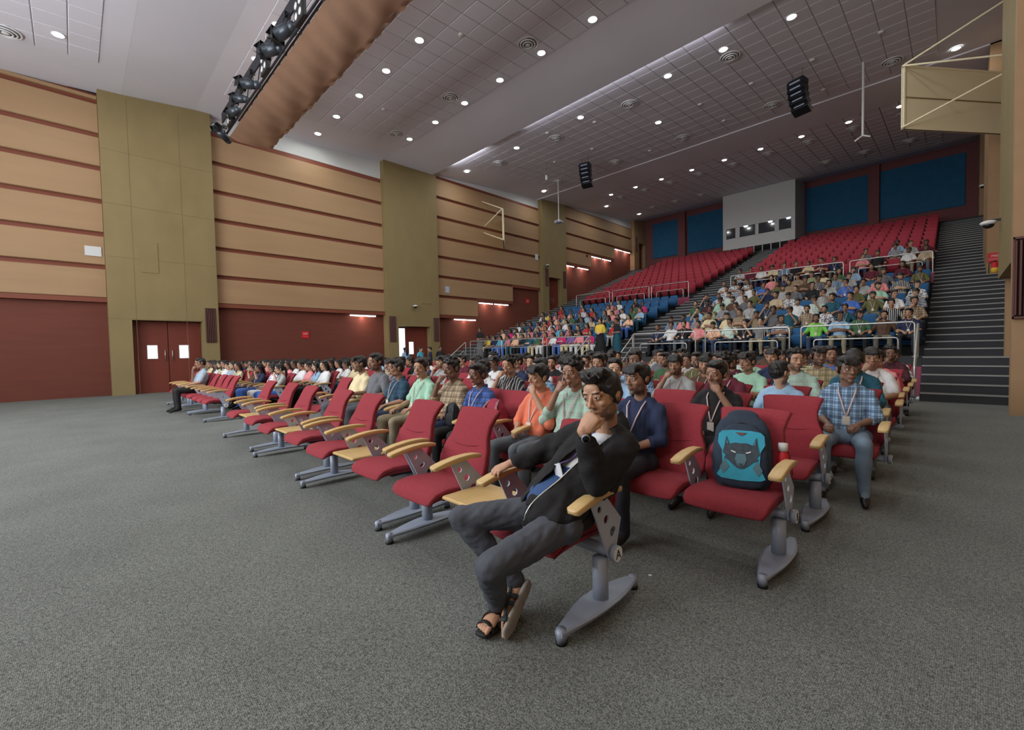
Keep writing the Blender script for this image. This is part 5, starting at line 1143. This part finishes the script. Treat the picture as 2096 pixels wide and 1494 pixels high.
lump(FR, mass['r'], 'seat_bank', 'rearmost rows of red folding seats below the back wall')
# ------------------------------------------------------------------ standing people
SQ = pz(pel=(0, 0, .92), belly=(0, .0, 1.04), chest=(0, .0, 1.18), up=(0, .01, 1.30), nb=(0, .02, 1.39), head=(0, -.02, 1.58), yaw=10, pitch=8, shL=(.15, .01, 1.34), shR=(-.15, .01, 1.34), elL=(.21, .03, 1.08), elR=(-.21, .03, 1.08), wrL=(.06, -.16, 1.06), wrR=(-.06, -.16, 1.08), thL=(.085, 0, .88), thR=(-.085, 0, .88), knL=(.10, -.02, .48), knR=(-.10, -.02, .48), anL=(.11, .02, .09), anR=(-.11, .02, .09), toL=(.13, -.16, .03), toR=(-.13, -.16, .03), w=.92, d=.9)
BODY['stand'] = body_mesh(SQ, 'body', .0075); POSE['stand'] = SQ
for s in ('short', 'roll'): SHIRT['stand', s] = shirt_mesh(SQ, 'shirt', M['white'], s, .014, .008, .005, 3, -.02)
STP = pants_mesh(SQ, 'trousers', M['black'], .016, True)
SK = MB().mat(0, True).sweep([(0, 0, 1.0), (0, 0, .8), (0, 0, .4), (0, 0, .06)], [(.17, .14), (.20, .17), (.24, .21), (.29, .26)], 20, (1, 0, 0)); SKM = SK.mesh('skirt', M['white'])
def standing(x, y, z, rz, shirt, hair, label, skirt=None, skin=0, s=1):
    t = empty('person', (x, y, z), rz, label, 'person'); t.scale = (s, s, s)
    b = mobj('body', BODY['stand'], t); setm(b, 0, SKINS[skin]); h = mobj('hair', HAIR[hair], t); h.matrix_local = headM(SQ)
    o = mobj('shirt', SHIRT['stand', 'short'], t); setm(o, 0, cloth(shirt))
    if skirt: k = mobj('skirt', SKM, t); setm(k, 0, cloth(skirt))
    else: p = mobj('trousers', STP, t); setm(p, 0, PANTC[0])
standing(-19.05, 16.5, 1.05, R(20), 'black', 'pony', 'woman in a grey sari standing at the top of the left handrail', 'grey', 1)
standing(-10.6, 17.3, 1.05, R(-30), 'black', 'pony', 'woman in dark top and long teal skirt standing in the centre aisle', 'teal', 1, 1.02)
standing(-10.95, 16.5, 1.05, R(10), 'yellow', 'loose', 'person in a yellow top standing beside the centre handrail', 'black', 2)
standing(-20.7, 14.9, 0, R(60), 'black', 'crop', 'person in dark shirt and cap standing by the left wall louvre', None, 1, 1.02)
standing(-20.7, 14.2, 0, R(-40), 'navy', 'short', 'person in navy standing near the bright doorway', None, 0)
standing(-21.2, 13.9, 0, R(100), 'cyan', 'pony', 'woman in cyan top by the jamb of the bright doorway', 'white', 2)
standing(-21.9, 13.35, 0, R(-90), 'paleblue', 'long', 'woman in pale blue top in front of the bright doorway', 'white', 1)
# ------------------------------------------------------------------ bags and bottle
def smooth_box(rx, ry, rz_, n=28, sq=.45):
    mb = MB().mat(0, True); mb.sweep([(0, 0, -rz_), (0, 0, -rz_*.8), (0, 0, 0), (0, .0, rz_*.55), (0, .005, rz_*.78), (0, .01, rz_*.92)], [(rx*.86, ry*.9), (rx, ry), (rx*.98, ry*.98), (rx*.90, ry*.92), (rx*.76, ry*.80), (rx*.56, ry*.55)], n, (1, 0, 0), 3, sq=sq); return mb
NAVY = mat('bag_navy', (38, 52, 70), .8, noise=(20, .15), bump=(260, .5)); CY = mat('bag_cyan', (44, 156, 184), .6, noise=(9, .12)); DK = mat('bag_print_dark', (54, 66, 76), .7, noise=(40, .3)); GY = mat('bag_print_grey', (84, 118, 130), .7)
t = empty('backpack', (-1.03, 3.30+rowshift(-1.06), .475), R(14), 'navy backpack with cyan pocket and a wolf print, standing on a red seat', 'bag')
rec = Matrix.Rotation(R(-14), 4, 'X')
def bp(mb, name, m, par=t): o = mb.obj(name, m, par); o.matrix_local = (rec if par is t else Matrix()); return o
body = smooth_box(.190, .11, .235); body.v = [(a, b, c+.245) for a, b, c in body.v]; bd = bp(body, 'bag_body', [NAVY])
pk = smooth_box(.166, .058, .190); pk.v = [(a, b-.095, c+.205) for a, b, c in pk.v]; fp = bp(pk, 'front_pocket', [NAVY])
def flat(poly, m, name, y, th=.004): MB().prism([(a*1.18, b) for a, b in poly], 1, y-.012-th, y+.004).obj(name, [m], fp)
flat([(-.118, .33), (-.10, .352), (-.05, .36), (.05, .36), (.10, .352), (.118, .33), (.122, .27), (.10, .22), (.095, .12), (.125, .045), (.10, .03), (0, .022), (-.10, .03), (-.125, .05), (-.095, .12), (-.10, .22), (-.122, .27)], CY, 'printed_panel', -.139)
WY = -.1435
flat([(-.078, .315), (-.060, .262), (-.030, .275), (0, .272), (.030, .275), (.060, .262), (.078, .315), (.086, .25), (.096, .205), (.080, .185), (.088, .165), (.062, .150), (.04, .125), (.018, .105), (0, .10), (-.018, .105), (-.04, .125), (-.062, .150), (-.088, .165), (-.080, .185), (-.096, .205), (-.086, .25)], DK, 'wolf_head', WY)
flat([(-.022, .20), (.022, .20), (.030, .165), (.018, .125), (0, .115), (-.018, .125), (-.030, .165)], GY, 'muzzle', WY-.003); flat([(-.012, .136), (.012, .136), (.007, .122), (-.007, .122)], DK, 'nose', WY-.006)
for s in (-1, 1):
    flat([(s*.052, .222), (s*.024, .210), (s*.030, .204), (s*.050, .214)][::s], M['white'], 'wolf_eye', WY-.004); flat([(s*.076, .300), (s*.064, .268), (s*.074, .262)][::-s], GY, 'inner_ear', WY-.003)
    flat([(s*.085, .16), (s*.11, .10), (s*.09, .06), (s*.06, .11)][::-s], GY, 'ruff', WY+.001)
flat([(-.03, .345), (.03, .345), (.008, .325), (-.008, .325)], mat('bag_logo', (96, 66, 60), .6), 'emblem', WY)
for r_, z in ((.135, .385), (.12, .42)): MB().mat(0, True).sweep([(-r_, -.05, .30), (-r_*.9, -.085, z-.03), (0, -.10+.01, z), (r_*.9, -.085, z-.03), (r_, -.05, .30)], .004, 6).obj('zip', [M['black']], bd)
MB().mat(0, True).sweep([(-.03, .06, .47), (-.03, .05, .505), (.03, .05, .505), (.03, .06, .47)], .008, 8).obj('top_handle', [M['black']], bd)
for s in (-1, 1): MB().mat(0, True).sweep([(s*.10, .09, .42), (s*.19, .10, .30), (s*.20, .06, .16), (s*.15, .05, .04)], [(.02, .008)]*4, 8, (0, 1, 0)).obj('shoulder_strap', [NAVY], bd)
t = empty('water_bottle', (-.80, 3.40+rowshift(-.84), .47), 0, 'red bottle with white cap beside the wolf-print backpack', 'bottle')
MB().mat(0, True).sweep([(0, 0, .02), (0, 0, .22), (0, 0, .245)], [.034, .034, .024], 16).obj('bottle_body', [M['red']], t); MB().mat(0, True).cyl((0, 0, .255), .029, .05, 16).obj('cap', [M['white']], t)
def small_bag(name, p, rz, m1, m2, label, s=.8):
    t = empty(name, p, rz, label, 'bag'); t.scale = (s, s, s); b = smooth_box(.165, .10, .235); b.v = [(a, b_, c+.245) for a, b_, c in b.v]; bo = b.obj('bag_body', [m1], t)
    pk = smooth_box(.13, .05, .13); pk.v = [(a, b_-.085, c+.16) for a, b_, c in pk.v]; pk.obj('front_pocket', [m1], t)
    for q in (-1, 1): MB().mat(0, True).sweep([(q*.07, -.02, .49), (q*.10, -.10, .42), (q*.11, -.12, .30), (q*.11, -.12, .12)], [(.020, .006)]*4, 8, (1, 0, 0)).obj('shoulder_strap', [m2], t)
MAR = mat('bag_maroon', (150, 40, 66), .8, noise=(20, .1)); MAR2 = mat('bag_strap_grey', (140, 96, 100), .7, noise=(30, .4))
small_bag('backpack', (-3.58, 3.22+rowshift(-3.6), .475), R(8), MAR, MAR2, 'maroon backpack with patterned straps on the empty seat beside the orange shirt', .85)
small_bag('backpack', (-1.86, 2.98+rowshift(-1.9), .60), R(-20), mat('bag_black', (34, 36, 40), .8), CY, 'black backpack with bright blue trim on the navy-shirted lap', .72)
small_bag('backpack', (-4.05, 2.98+rowshift(-4), .60), R(10), mat('bag_black2', (24, 26, 32), .7), M['black'], 'small black bag on the lap in the blue checked shirt', .5)
t = empty('paper_scrap', (-1.33, 2.53, .001), .4, 'tiny white scrap lying on the carpet behind the front bench leg', 'litter'); MB().mat(0, True).ell((0, 0, .004), (.013, .010, .004), 8, 5).obj('scrap', [M['white']], t)
t = empty('spectacles', (0, 0, 0), 0) if False else None
